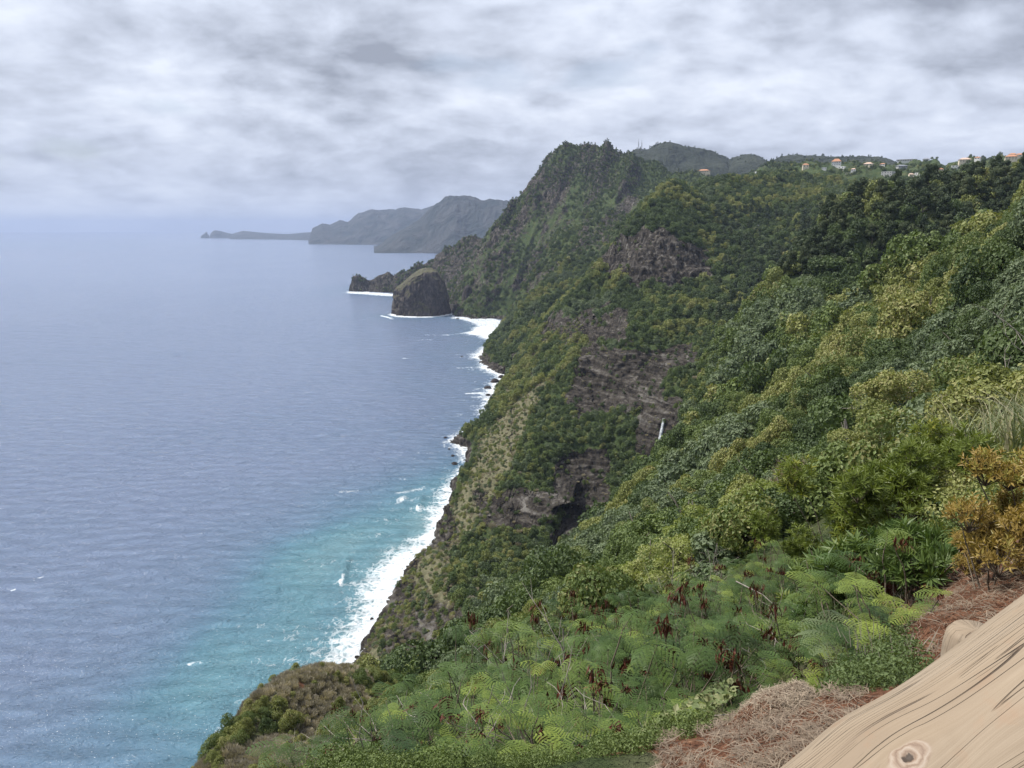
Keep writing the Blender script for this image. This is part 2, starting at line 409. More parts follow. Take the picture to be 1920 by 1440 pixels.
def build_terrain():
    ncol, nrow = 1000, 1000
    # angular columns, denser in the field of view
    th = np.concatenate([np.linspace(math.radians(-60), math.radians(-36), 50, endpoint=False),
                         np.linspace(math.radians(-36), math.radians(39), ncol-100, endpoint=False),
                         np.linspace(math.radians(39), math.radians(60), 50)])
    rr = np.exp(np.linspace(math.log(1.3), math.log(2600), 1500))
    tc = th[::4]; rc = rr[::1]
    TH, RR = np.meshgrid(tc, rc, indexing='ij')
    Z = height(RR*np.sin(TH), RR*np.cos(TH))
    el = np.arctan2(Z-CAMZ, RR)
    cm = np.maximum.accumulate(el, 1); vis = (el >= cm-.0005)
    dl = np.abs(np.diff(el, axis=1)); tru = np.sqrt(np.diff(RR, axis=1)**2+np.diff(Z, axis=1)**2)/RR[:, :-1]
    v = vis[:, :-1] | vis[:, 1:]
    sea = (Z[:, :-1] < -6)
    met = np.where(v, np.minimum(dl, .05)+.10*tru, .05*tru); met = np.where(sea, .012*tru, met)
    cum = np.c_[np.zeros(len(tc)), np.cumsum(met, 1)]
    cum /= cum[:, -1:]
    R = np.zeros((ncol, nrow)); tt = np.linspace(0, 1, nrow)
    Rc = np.stack([np.interp(tt, c, np.log(rr)) for c in cum])
    ci = np.interp(th, tc, np.arange(len(tc))); c0 = np.minimum(ci.astype(int), len(tc)-2); cf = (ci-c0)[:, None]
    R = Rc[c0]*(1-cf)+Rc[c0+1]*cf
    for _ in range(6): R[1:-1] = (R[:-2]+2*R[1:-1]+R[2:])/4
    R = np.exp(R)
    X = R*np.sin(th)[:, None]; Y = R*np.cos(th)[:, None]
    Z = height(X, Y)
    return X, Y, Z
TX, TY, TZ = build_terrain()
_nc, _nr = TX.shape
def grid_normals(X, Y, Z):
    Pt = np.stack([X, Y, Z], -1)
    du = np.gradient(Pt, axis=0); dv = np.gradient(Pt, axis=1)
    n = np.cross(dv, du); ln = np.linalg.norm(n, axis=-1, keepdims=True)+1e-12
    n /= ln; n *= np.sign(n[..., 2:3]+1e-9); return n, ln[..., 0]
TN, TA = grid_normals(TX, TY, TZ)
TPX, TPY, _ = proj(TX, TY, TZ)
TR = np.hypot(TX, TY)
# zones of bare rock / dry grass / soil
ROCKZ = [([(1180,440),(1230,430),(1330,470),(1340,520),(1260,545),(1182,550)], 700, 900), ([(1105,410),(1185,400),(1180,520),(1140,510),(1105,470)], 780, 960),
         ([(1080,650),(1300,650),(1310,690),(1240,720),(1240,770),(1090,790),(1070,740)], 400, 680), ([(1040,860),(1150,850),(1140,980),(1110,1080),(1040,1060),(1030,940)], 330, 520),
         ([(890,930),(1040,920),(1040,985),(890,985)], 350, 480), ([(1020,590),(1180,580),(1190,640),(1110,650),(1020,640)], 600, 900)]
DRYZ = [([(650,1260),(735,1040),(850,1020),(850,1130),(830,1250)], 200, 420), ([(810,1040),(990,640),(1090,600),(1080,680),(1010,740),(970,870),(890,985),(850,1040)], 330, 900)]
def zones():
    jx = TPX+24*fbm(TX/22, TY/22, TZ/22, 4, 50, .6); jy = TPY+26*fbm(TX/22, TY/22, TZ/22, 4, 60, .6)
    rock = np.zeros_like(TX); dry = np.zeros_like(TX)
    for poly, a, b in ROCKZ: rock = np.maximum(rock, (inpoly(jx, jy, poly) & (TR > a) & (TR < b))*1.0)
    for poly, a, b in DRYZ: dry = np.maximum(dry, (inpoly(jx, jy, poly) & (TR > a) & (TR < b))*1.0)
    steep = 1-TN[..., 2]
    cd, cs, _ = polydist(TX, TY, COAST); cd = cd*cs
    rock = np.maximum(rock, sstep(.50, .66, steep+.12*fbm(TX/30, TY/30, TZ/30, 3, 70))*sstep(60, 150, TR)*.75)
    rock = np.maximum(rock, sstep(9, 3, TZ)*(TR > 150))
    rock = np.maximum(rock, (TPX < 905)*(TR > 1850)*(TY > 1700)*.62)
    mt = (TR > 1290)*(np.arctan2(TX, TY) < .16)
    rock = np.maximum(rock, mt*np.clip(.50+.5*fbm((TX*.92-TY*.38)/26, (TX*.38+TY*.92)/120, TZ/90, 4, 72, .6)+.25*sstep(.3, .55, steep)-.12*sstep(120, 30, TZ)*(TPX > 870), 0, .8))
    rock = np.maximum(rock, inpoly(jx, jy, [(1195,755),(1275,750),(1290,800),(1250,880),(1195,870)])*((TR > 300)&(TR < 520))*.9)
    brown = inpoly(jx, jy, [(700,1250),(735,1120),(790,1120),(860,1150),(850,1250)]) & (TR > 200) & (TR < 420)
    rock = np.maximum(rock, brown*.62)
    knob = ((TR > 55) & (TR < 110) & (TPX < 760))
    dry = np.maximum(dry, knob*.55)
    soil = ((TR < 4.7)*1.0)*sstep(1100, 1250, TPX+80*fbm(TX*2, TY*2, oct=2, seed=8)) + .8*((TR < 13) & (TPX > 1640))
    dry = np.maximum(dry, (TR < 14)*(TPX > 850)*(.45+.5*fbm(TX*1.5, TY*1.5, oct=3, seed=53)))
    soil = np.maximum(soil, (inpoly(TPX+30*fbm(TX/2,TY/2,oct=3,seed=51), TPY+20*fbm(TX/2,TY/2,oct=3,seed=52), [(548,1272),(572,1268),(568,1298),(552,1300)]) & (TR < 110) & (TR > 70))*.7)
    return rock, dry, np.clip(soil, 0, 1), cd
TROCK, TDRY, TSOIL, TCD = zones()
# real relief on the bare faces: flutes and ledges pushed out along the surface
def rockrelief():
    global TX, TY, TZ
    a = TROCK*np.clip(TR/400, .5, 2.2)*(TR > 120)
    fl = fbm(TX/4.5, TY/4.5, TZ/30, 4, 80, ridged=True); st = fbm(TX/60, TY/60, TZ/5.5, 3, 90, ridged=True); lp = fbm(TX/18, TY/18, TZ/18, 3, 95)
    d = a*(1.9*fl+(.5+1.6*(TY < 650))*st+2.4*lp)
    # the sea-facing hollow below the waterfall: its floor and back wall are pushed into the hill
    cx, cy = TPX, TPY; e = ((cx-1098)/58)**2; roof = 938+18*e+6*fbm(cx/14, cy/30, oct=3, seed=97)
    m_ = sstep(roof, roof+9, cy)*sstep(1.25, .75, e)*sstep(1085, 1045, cy)*((TR > 330) & (TR < 520))
    global CAVE; CAVE = m_
    TY = TY+38*m_; TX = TX+6*m_; TZ = TZ+5*m_*sstep(roof+30, roof, cy)
    TX = TX+TN[..., 0]*d; TY = TY+TN[..., 1]*d; TZ = TZ+TN[..., 2]*d*.6
rockrelief()
V = np.stack([TX, TY, TZ], -1).reshape(-1, 3); F = grid_faces(_nc, _nr)
fz = TZ.reshape(-1)[F].max(1); fr = TR.reshape(-1)[F].mean(1); fth = np.arctan2(TX, TY).reshape(-1)[F].mean(1)
keep = fz > -5
AT = dict(rock=TROCK.ravel(), dry=TDRY.ravel(), soil=TSOIL.ravel())
for nm, msk in (('foreground_ground', fr < 52), ('hillside', (fr >= 52) & (fr < 600)), ('cliff_hill', (fr >= 600) & ((fr < 1290) | (fth > .13))), ('mountain_ridge', (fr >= 1290) & (fth <= .13))):
    setp(link(nm, subset_mesh(nm, V, F, keep & msk, M_TERR, AT)), kind='structure')
# ------------------------------------------------------------------ sea
def mat_sea():
    m, t, b, out = mat_new('sea')
    geo = t.add('ShaderNodeNewGeometry'); pos = geo.outputs['Position']
    tq = attr(t, 'turquoise'); fo = attr(t, 'foam')
    big = t.noise(t.scalevec(pos, (.004, .0022, 0)), 1.0, 4, .5)
    deep = t.mix(big, (.135, .180, .285), (.180, .230, .335))
    mid = t.ramp(tq, [(0, (.0, .0, .0)), (1, (1, 1, 1))])
    tcol = t.ramp(tq, [(0, (.10, .15, .24)), (.4, (.09, .19, .27)), (.75, (.11, .24, .29)), (1, (.17, .30, .33))])
    col = t.mix(t.mapr(tq, 0, .55, 0, 1), deep, tcol)
    # foam lace
    w1 = t.add('ShaderNodeTexVoronoi', feature='DISTANCE_TO_EDGE'); w1.inputs['Scale'].default_value = .33
    dn = t.add('ShaderNodeTexNoise'); dn.inputs['Scale'].default_value = .25; dn.inputs['Detail'].default_value = 4; t.l.new(pos, dn.inputs[0])
    wv = t.add('ShaderNodeVectorMath', operation='MULTIPLY_ADD'); t.l.new(dn.outputs[1], wv.inputs[0]); wv.inputs[1].default_value = (6, 6, 0); t.l.new(pos, wv.inputs[2])
    t.l.new(wv.outputs[0], w1.inputs[0])
    lace = t.mapr(w1.outputs[0], 0, .35, 1, 0)
    fn = t.noise(t.scalevec(pos, (.16, .09, 0)), 1.0, 7, .7, 1.0)
    fv = t.math('ADD', fo, t.math('ADD', t.math('MULTIPLY', t.math('SUBTRACT', fn, .5), 1.5), t.math('MULTIPLY', t.math('SUBTRACT', lace, .5), .45)))
    fm = t.mapr(fv, .38, .92, 0, 1, False)
    fm = t.math('MULTIPLY', fm, t.mapr(fo, .02, .12, 0, 1))
    # small whitecaps, then sun glints painted as white specks on the nearer water
    wc = t.noise(t.scalevec(pos, (.075, .19, 0)), 1.0, 5, .62)
    sp = t.mapr(t.noise(t.scalevec(pos, (.006, .006, 0)), 1.0, 2, .5), .4, .65, 0, .012)
    wcm = t.mapr(t.math('ADD', wc, sp), .765, .80, 0, .7)
    ss = t.add('ShaderNodeSeparateXYZ'); t.l.new(pos, ss.inputs[0])
    nr = t.mapr(ss.outputs[1], 260, 520, 1, 0); gl = t.noise(t.scalevec(pos, (.9, 1.6, 0)), 1.0, 3, .6); gg = t.noise(t.scalevec(pos, (.018, .045, 0)), 1.0, 3, .5)
    spk = t.mapr(t.math('ADD', gl, t.math('MULTIPLY', t.math('MULTIPLY', gg, nr), .16)), .755, .785, 0, .9)
    fm = t.math('MAXIMUM', fm, t.math('MAXIMUM', wcm, spk))
    col = t.mix(fm, col, (.80, .84, .86))
    t.l.new(col, b.inputs['Base Color'])
    t.l.new(t.mapr(fm, 0, 1, .16, .7), b.inputs['Roughness'])
    b.inputs['IOR'].default_value = 1.33; b.inputs['Specular IOR Level'].default_value = .5
    h1 = t.noise(t.scalevec(pos, (.055, .12, 0)), 1.0, 7, .64, .4)
    h2 = t.noise(t.scalevec(pos, (.45, .8, 0)), 1.0, 5, .65, .3)
    n1 = t.add('ShaderNodeBump'); n1.inputs['Distance'].default_value = 8.0; n1.inputs['Strength'].default_value = 1; t.l.new(h1, n1.inputs['Height'])
    n2 = t.add('ShaderNodeBump'); n2.inputs['Distance'].default_value = .7; t.l.new(h2, n2.inputs['Height']); t.l.new(n1.outputs[0], n2.inputs['Normal'])
    t.l.new(n2.outputs[0], b.inputs['Normal'])
    return m
STACKC = PS(785, 592); 
def build_sea():
    ncol, nrow = 620, 900
    th = np.linspace(math.radians(-75), math.radians(40), ncol)
    r = np.concatenate([np.exp(np.linspace(math.log(60), math.log(3000), 760)), np.exp(np.linspace(math.log(3060), math.log(40000), nrow-760))])
    TH, R = np.meshgrid(th, r, indexing='ij'); X = R*np.sin(TH); Y = R*np.cos(TH)
    cd, cs, _ = polydist(X, Y, COAST[3:-3]); cd = -cd*cs
    sd = np.hypot((X-STACKC.x)/62, (Y-STACKC.y-30)/60)
    sdm = (sd-1)*60
    near = np.exp(-np.maximum(cd, 0)/55.0)
    n1 = fbm(X/60, Y/110, oct=4, seed=101)
    turq = np.exp(-np.maximum(cd-10, 0)/75)*(.95-.65*sstep(430, 620, Y)) + .12*n1
    # pale sand streak parallel to the shore
    a = PS(560, 1040); c = PS(430, 1220); d, _, _ = polydist(X, Y, [(a.x+15, a.y+25), (a.x, a.y), (c.x, c.y), (c.x-2, c.y-30)])
    turq = turq + (.26+.3*n1)*np.exp(-(d/24)**2)
    a = PS(690, 1030); c = PS(560, 1300); d, _, _ = polydist(X, Y, [(a.x+15, a.y+25), (a.x, a.y), (c.x, c.y), (c.x-2, c.y-60)])
    turq = turq - .10*np.exp(-(d/10)**2)
    turq = np.maximum(turq, .42*np.exp(-np.maximum(sdm, 0)/60)*sstep(1700, 1600, Y))
    turq = np.clip(turq, 0, 1)*(cd > -40)
    wid = 6 + 10*sstep(460, 330, Y) + 13*np.clip(fbm(Y/70, X*0, oct=3, seed=120)+.2, 0, 1) + 3*sstep(900, 1300, Y)
    foam = 1.0*np.exp(-(np.maximum(cd, 0)/wid)**1.6) + .10*fbm(X/18, Y/18, oct=4, seed=130)*np.exp(-np.maximum(cd, 0)/60)
    foam = foam + .35*sstep(.18, .45, fbm(X/26, Y/9, oct=4, seed=140))*np.exp(-np.maximum(cd, 0)/55)
    foam = np.where(Y > 1420, np.minimum(foam, .72*np.exp(-np.maximum(cd, 0)/(5+7*sstep(1700, 1420, Y)))), foam)
    foam = np.maximum(foam, .95*np.exp(-np.maximum(sdm, 0)/5))
    # two breakers and drifting lines
    for (p0, p1, wd, am) in (((643,1080),(638,1097),.8,.7),((785,948),(783,958),.8,.7),((640,922),(668,920),2.0,.6),((745,925),(795,915),2.5,.5),((745,945),(760,930),2.5,.5),
                             ((355,1246),(380,1243),.9,.6),((22,1108),(30,1106),.9,.6),((64,1088),(84,1080),.9,.6),((800,628),(840,628),3,.7),((860,690),(880,689),3,.6),((875,738),(900,737),3,.8),((770,1012),(830,1005),4,.4),
                             ((840,628),(890,622),2.5,.6),((735,596),(715,592),3,.8),((715,592),(735,598),3,.8),((655,549),(640,549),5,.6),((690,553),(760,557),2,.5),((780,638),(806,637),3,.6),((755,672),(768,671),3,.6)):
        q0 = PS(*p0); q1 = PS(*p1); d, _, _ = polydist(X, Y, [(q0.x, q0.y), (q1.x, q1.y)])
        foam = foam + am*np.exp(-(d/wd)**2)
    foam = np.clip(foam, 0, 1.2)*(cd > -60)
    am = sstep(6000, 1500, R)
    Z = am*(.35*fbm(X/16, Y/9, oct=4, seed=150)+.25*np.sin((X*.25+Y*.97)/5.5+2*fbm(X/60, Y/60, oct=2, seed=151))*.5)
    Z += np.clip(foam, 0, 1)*.25*fbm(X/3, Y/3, oct=2, seed=160)*(R < 900)
    q0 = PS(651, 1048); q1 = PS(642, 1090); d, sd_, _ = polydist(X, Y, [(q0.x, q0.y), (q1.x, q1.y)]); Z += 1.6*np.exp(-(d/2.0)**2)
    q0 = PS(790, 932); q1 = PS(784, 955); d, sd_, _ = polydist(X, Y, [(q0.x, q0.y), (q1.x, q1.y)]); Z += 1.6*np.exp(-(d/2.2)**2)
    me = mesh_np('sea', np.stack([X, Y, Z], -1).reshape(-1, 3), grid_faces(ncol, nrow)[:, ::-1], mat_sea(), True, dict(turquoise=turq.ravel(), foam=foam.ravel()))
    setp(link('sea', me), kind='structure')
build_sea()

# ------------------------------------------------------------------ sea stack, shore boulders
def mat_rock(name, veg=.5, dark=1.0):
    m, t, b, out = mat_new(name)
    pos = t.add('ShaderNodeNewGeometry').outputs['Position']; nrm = t.add('ShaderNodeNewGeometry').outputs['Normal']
    a = t.noise(t.scalevec(pos, (.25, .25, .12)), 1.0, 7, .68, .5)
    c = t.ramp(a, [(.3, (.020*dark, .018*dark, .020*dark)), (.5, (.06*dark, .050*dark, .046*dark)), (.66, (.13*dark, .11*dark, .09*dark))])
    g = t.ramp(t.noise(pos, .35, 5, .65), [(.35, (.04, .055, .02)), (.65, (.15, .14, .06))])
    sep = t.add('ShaderNodeSeparateXYZ'); t.l.new(nrm, sep.inputs[0])
    k = t.mapr(t.math('ADD', t.math('MULTIPLY', sep.outputs[2], .35), t.noise(pos, .09, 6, .65)), .62, .76, 0, veg, True)
    t.l.new(t.mix(k, c, g), b.inputs['Base Color']); b.inputs['Roughness'].default_value = .9
    bump(t, b, a, 2.5)
    return m
M_STACK = mat_rock('stack_rock', .6); M_BOULD = mat_rock('boulder_rock', 0.0, .55)
def rock_mesh(name, prof, seed, sx, sy, h, mat, nu=120, nv=90, amp=.12, px=None):
    """prof: list of (height fraction, radius fraction); lobed, cracked rock closed at the top"""
    u = np.linspace(0, 2*math.pi, nu, endpoint=False); v = np.linspace(0, 1, nv)
    rad = np.interp(v, [p[0] for p in prof], [p[1] for p in prof])
    hh = np.interp(v, [p[0] for p in prof], [p[2] for p in prof])
    U, Vv = np.meshgrid(u, v, indexing='xy'); Rd = rad[:, None]*np.ones_like(U)
    X = np.cos(U)*Rd; Y = np.sin(U)*Rd; Zh = hh[:, None]*np.ones_like(U)
    nz = fbm(X*1.5+seed, Y*1.5, Zh*1.2, 4, seed) + .5*fbm(X*5+seed, Y*5, Zh*3, 3, seed+5, ridged=True)*.5
    X *= 1+amp*nz*1.6; Y *= 1+amp*nz*1.6
    Zh = Zh*(1+.35*amp*fbm(X*2, Y*2, oct=4, seed=seed+9))
    if px is not None: Zh = Zh*px(X)
    Vt = np.stack([X*sx, Y*sy, Zh*h], -1).reshape(-1, 3)
    i = np.arange(nu*nv).reshape(nv, nu); ir = np.roll(i, -1, 1)
    Fq = np.stack([i[:-1], ir[:-1], ir[1:], i[1:]], -1).reshape(-1, 4)
    return mesh_np(name, Vt, Fq, mat, True)
def stack_top(X): return 1.0 - .36*sstep(.35, -1.0, X) - .10*sstep(.75, 1.1, X)
o = link('sea_stack', rock_mesh('sea_stack', [(0, 1.04, -.1), (.12, 1.0, .02), (.3, .97, .2), (.55, .94, .5), (.7, .88, .78), (.8, .74, .91), (.92, .40, .98), (1, 0, 1.0)], 3, 57, 50, 96, M_STACK, 260, 200, .24, stack_top), loc=(STACKC.x, STACKC.y+38, 0))
setp(o, 'tall dark rock stack standing in the sea in front of the headland', 'sea stack')
NEEDLE = PS(868, 590)
o = link('sea_rock', rock_mesh('sea_rock', [(0, 1.0, -.1), (.2, .95, .1), (.5, .66, .45), (.8, .33, .85), (1, 0, 1.0)], 8, 24, 30, 62, M_BOULD, 120, 90, .16), loc=(NEEDLE.x+8, NEEDLE.y+40, 0))
setp(o, 'dark pointed rock rising between the sea stack and the foot of the mountain', 'rock')

# ------------------------------------------------------------------ far coast
def mat_far(name, c0, c1):
    m, t, b, out = mat_new(name)
    pos = t.add('ShaderNodeNewGeometry').outputs['Position']
    a = t.noise(t.scalevec(pos, (.006, .006, .0022)), 1.0, 6, .62, .5)
    t.l.new(t.ramp(a, [(.35, c0), (.65, c1)]), b.inputs['Base Color']); b.inputs['Roughness'].default_value = 1
    bump(t, b, a, 120, .8)
    return m
def far_land(name, prof, sea_r, depth, mat, seed, n=420, m=70, rough=1.0):
    """prof: (px, py_top, r_crest); the foot stands on the sea at r_crest-sea_r(px) and the land goes on behind the crest"""
    prof = [(a, b, c*.68) for a, b, c in prof]; sea_r *= .68; depth *= .68
    xs = np.linspace(prof[0][0], prof[-1][0], n)
    top = np.interp(xs, [p[0] for p in prof], [p[1] for p in prof]); rc = np.interp(xs, [p[0] for p in prof], [p[2] for p in prof])
    th = np.array([azim(a, b) for a, b in zip(xs, top)]); zt = np.array([CAMZ+r*slope_of(b, a) for a, b, r in zip(xs, top, rc)])
    v = np.linspace(0, 1, m)[None, :]; f = sea_r*np.ones_like(rc)[:, None]
    # front 0-.6, back .6-1
    k = v/.6
    R = np.where(k <= 1, rc[:, None]-f*(1-k), rc[:, None]+depth*(k-1)/.6667)
    prof_h = np.where(k <= 1, (1-(1-np.clip(k, 0, 1))**1.35)*.985+.015*k, np.clip(1-1.2*(k-1), 0, 1))
    TH = th[:, None]*np.ones_like(v); X = R*np.sin(TH); Y = R*np.cos(TH)
    sc = rc.mean()
    gul = fbm(X/(sc*.035), Y/(sc*.10), oct=5, seed=seed, ridged=True)
    Z = zt[:, None]*prof_h*(1+.22*rough*gul*np.clip(4*(1-prof_h)*prof_h, 0, 1)) + zt[:, None]*.05*fbm(X/(sc*.012), Y/(sc*.02), oct=3, seed=seed+1)*(k < 1.2)*np.clip(prof_h*4,0,1)*rough
    R2 = R + sc*.012*gul*np.clip(1-k, 0, 1)*rough*(k>.03); X = R2*np.sin(TH); Y = R2*np.cos(TH)
    Z = np.where(v == 0, -8, Z); Z = np.where(v == 1, -8, Z)
    Z[0, :] = -8; Z[-1, :] = -8
    me = mesh_np(name, np.stack([X, Y, Z], -1).reshape(-1, 3), grid_faces(n, m), mat)
    far_land.last = (X, Y, Z)
    return setp(link(name, me), kind='structure')
M_FAR = mat_far('far_land', (.020, .032, .034), (.060, .064, .066)); M_WOOD = mat_far('far_woods', (.016, .022, .014), (.035, .042, .028))
far_land('distant_mountain', [(700,470,9600),(735,440,9600),(765,425,9600),(790,408,9600),(800,395,9500),(815,382,9400),(835,372,9300),(852,367,9200),(875,369,9200),(900,373,9100),(930,376,9000),(975,377,8900),(1050,380,8800),(1200,385,8700)], 1150, 2500, M_FAR, 210)
far_land('far_mountain', [(578,452,15400),(582,440,15300),(586,428,15300),(605,419,15200),(618,422,15200),(637,413,15100),(652,416,15000),(672,398,14900),(700,394,14800),(730,393,14700),(757,389,14600),(790,393,14500),(830,380,14000),(900,376,13500)], 2100, 3500, M_FAR, 220)
far_land('peninsula', [(430,440.5,21500),(440,437,21500),(455,433,21500),(470,434,21300),(500,437,21000),(540,439,20500),(572,436,19500),(600,434,19000)], 1900, 1500, M_FAR, 230, 260, 40, .6)
far_land('islet', [(393,441,22500),(398,434,22500),(403,431.5,22500),(415,433.5,22500),(428,437,22400),(447,440.5,22300)], 600, 600, M_FAR, 240, 120, 30, .5)
far_land('needle_islet', [(376,444,22500),(380,440,22500),(384,437.5,22500),(387,434,22500),(389,438,22500),(393,443,22500)], 300, 300, M_FAR, 250, 60, 24, .3)
# wooded hills inland, behind the mountain and the village
_wl = [(1120,300,4300),(1165,288,4300),(1190,280,4300),(1215,278,4300),(1235,270,4300),(1255,268,4300),(1275,271,4300),(1300,276,4300),(1330,282,4300),(1352,291,4300),(1368,299,4300),(1380,293,4200),(1400,290,4200),(1425,293,4200),(1442,303,4100),(1462,294,4000),(1480,290,4000),(1510,292,4000),(1560,292,4000),(1610,293,4000),(1650,295,3900),(1680,303,3800),(1720,312,3700),(1800,318,3600),(2000,320,3500)]
far_land('wooded_hills', _wl, 1400, 1500, M_WOOD, 260, 520, 60, .35)
WOODS = far_land.last

# ------------------------------------------------------------------ haze
def build_haze():
    x0, x1, y0, y1, z0, z1 = -9000, 9000, -400, 26000, -25, 800
    x0, x1, y0, y1, z1 = -41000, 41000, -2500, 42000, 540
    vs = [(x, y, z) for x in (x0, x1) for y in (y0, y1) for z in (z0, z1)]
    fs = [(0, 1, 3, 2), (4, 6, 7, 5), (0, 4, 5, 1), (2, 3, 7, 6), (0, 2, 6, 4), (1, 5, 7, 3)]
    m = bpy.data.materials.new('haze'); m.use_nodes = True; t = NT(m.node_tree); t.n.clear()
    v = t.add('ShaderNodeVolumePrincipled'); v.inputs['Color'].default_value = (.53, .64, .90, 1); v.inputs['Density'].default_value = 4.8e-5
    v.inputs['Absorption Color'].default_value = (0, 0, 0, 1); v.inputs['Anisotropy'].default_value = .1
    o = t.add('ShaderNodeOutputMaterial'); t.l.new(v.outputs[0], o.inputs['Volume'])
    me = mesh_np('haze', vs, fs, m, False); setp(link('haze', me), kind='stuff')
build_haze()
# ------------------------------------------------------------------ vegetation: meshes
RNG = np.random.default_rng(7)
def leaves_at(c, n, size, tilt=.6, aspect=1.0, rng=RNG, up=0.0):
    """diamond leaf faces: centres c (N,3), facing n (N,3) with random tilt; returns verts, faces"""
    N = len(c)
    n = n + rng.normal(0, tilt, (N, 3)); n[:, 2] += up; n /= np.linalg.norm(n, axis=1, keepdims=True)+1e-9
    a = np.cross(n, rng.normal(0, 1, (N, 3))); a /= np.linalg.norm(a, axis=1, keepdims=True)+1e-9
    b = np.cross(n, a); s = (size*rng.uniform(.65, 1.35, N))[:, None]
    v = np.stack([c-a*s*aspect, c-b*s*.5+n*s*.12, c+a*s*aspect, c+b*s*.5+n*s*.12], 1).reshape(-1, 3)
    return v, np.arange(4*N).reshape(N, 4)
def crown_mesh(name, mat, nl, nlobe, size, seed, flat=.75, lobe=.42, openness=.25, tilt=.55, aspect=.8, spread=.8, cone=0.0):
    rng = np.random.default_rng(seed)
    cs = []
    for i in range(nlobe):
        a = rng.uniform(0, 2*math.pi); h = rng.uniform(.0, 1.0); rr = spread*math.sqrt(rng.uniform(.1, 1))*(1-.55*h**1.6)
        rr *= (1-cone*h)
        cs.append((rr*math.cos(a), rr*math.sin(a), h*flat*(1.25+cone), lobe*rng.uniform(.6, 1.25)*(1-.35*cone*h)))
    cs.append((0, 0, flat*.6, lobe*1.2)); cs = np.array(cs)
    k = rng.integers(0, len(cs), nl*2)
    d = rng.normal(0, 1, (nl*2, 3)); d[:, 2] = d[:, 2]*.9+.25; d /= np.linalg.norm(d, axis=1, keepdims=True)
    rad = cs[k, 3]*(1-openness*rng.uniform(0, 1, nl*2)**2)*(1+.22*vnoise(d[:, 0]*3+k, d[:, 1]*3, d[:, 2]*3, seed))
    p = cs[k, :3]+d*rad[:, None]*np.array([1, 1, .82])
    # drop leaves buried deep inside other lobes
    dd = np.linalg.norm(p[:, None]-cs[None, :, :3], axis=2)/cs[None, :, 3]
    keep = (dd.min(1) > .60) & (p[:, 2] > -.25)
    p = p[keep][:nl]; d = d[keep][:nl]
    v, f = leaves_at(p, d, size, tilt, aspect, rng)
    lr = np.repeat(rng.uniform(0, 1, len(p)), 4)
    # trunk-side interior: a few darker filler faces stop seeing right through
    return mesh_np(name, v, f, mat, False, dict(leaf=lr))
def tubes_mesh(name, chains, mat, sides=5):
    """chains: list of [(x,y,z,r),...]"""
    Vs = []; Fs = []; o = 0
    for ch in chains:
        ch = np.array(ch, float); n = len(ch); t = np.gradient(ch[:, :3], axis=0); t /= np.linalg.norm(t, axis=1, keepdims=True)+1e-9
        ref = np.where(np.abs(t[:, 2:3]) > .9, np.array([[1., 0, 0]]), np.array([[0, 0, 1.]]))
        a = np.cross(t, ref); a /= np.linalg.norm(a, axis=1, keepdims=True)+1e-9; b = np.cross(t, a)
        an = np.linspace(0, 2*math.pi, sides, endpoint=False)
        v = ch[:, None, :3]+ch[:, 3, None, None]*(a[:, None]*np.cos(an)[None, :, None]+b[:, None]*np.sin(an)[None, :, None])
        Vs.append(v.reshape(-1, 3)); i = np.arange(n*sides).reshape(n, sides); j = np.roll(i, -1, 1)
        Fs.append(np.stack([i[:-1], j[:-1], j[1:], i[1:]], -1).reshape(-1, 4)+o); o += n*sides
    return mesh_np(name, np.concatenate(Vs), np.concatenate(Fs), mat, True)
def wander(p0, d, length, r0, r1, n, rng, wig=.25, grav=0.0):
    p = np.array(p0, float); d = np.array(d, float); d /= np.linalg.norm(d); out = [(*p, r0)]
    for i in range(n):
        d = d+rng.normal(0, wig, 3)/math.sqrt(n); d[2] -= grav/n; d /= np.linalg.norm(d); p = p+d*length/n
        out.append((*p, r0+(r1-r0)*(i+1)/n))
    return out
def trunk_mesh(name, mat, seed, h=1.0, r=.07, limbs=6):
    rng = np.random.default_rng(seed); ch = [wander((0, 0, -1.2*h), (0, 0, 1), 2.0*h, r*1.3, r*.4, 8, rng, .15)]
    for i in range(limbs):
        k = ch[0][rng.integers(4, 8)]; a = rng.uniform(0, 6.28)
        ch.append(wander(k[:3], (math.cos(a), math.sin(a), rng.uniform(.4, 1.1)), .75*h, r*.5, r*.12, 5, rng, .35))
    return tubes_mesh(name, ch, mat, 6)
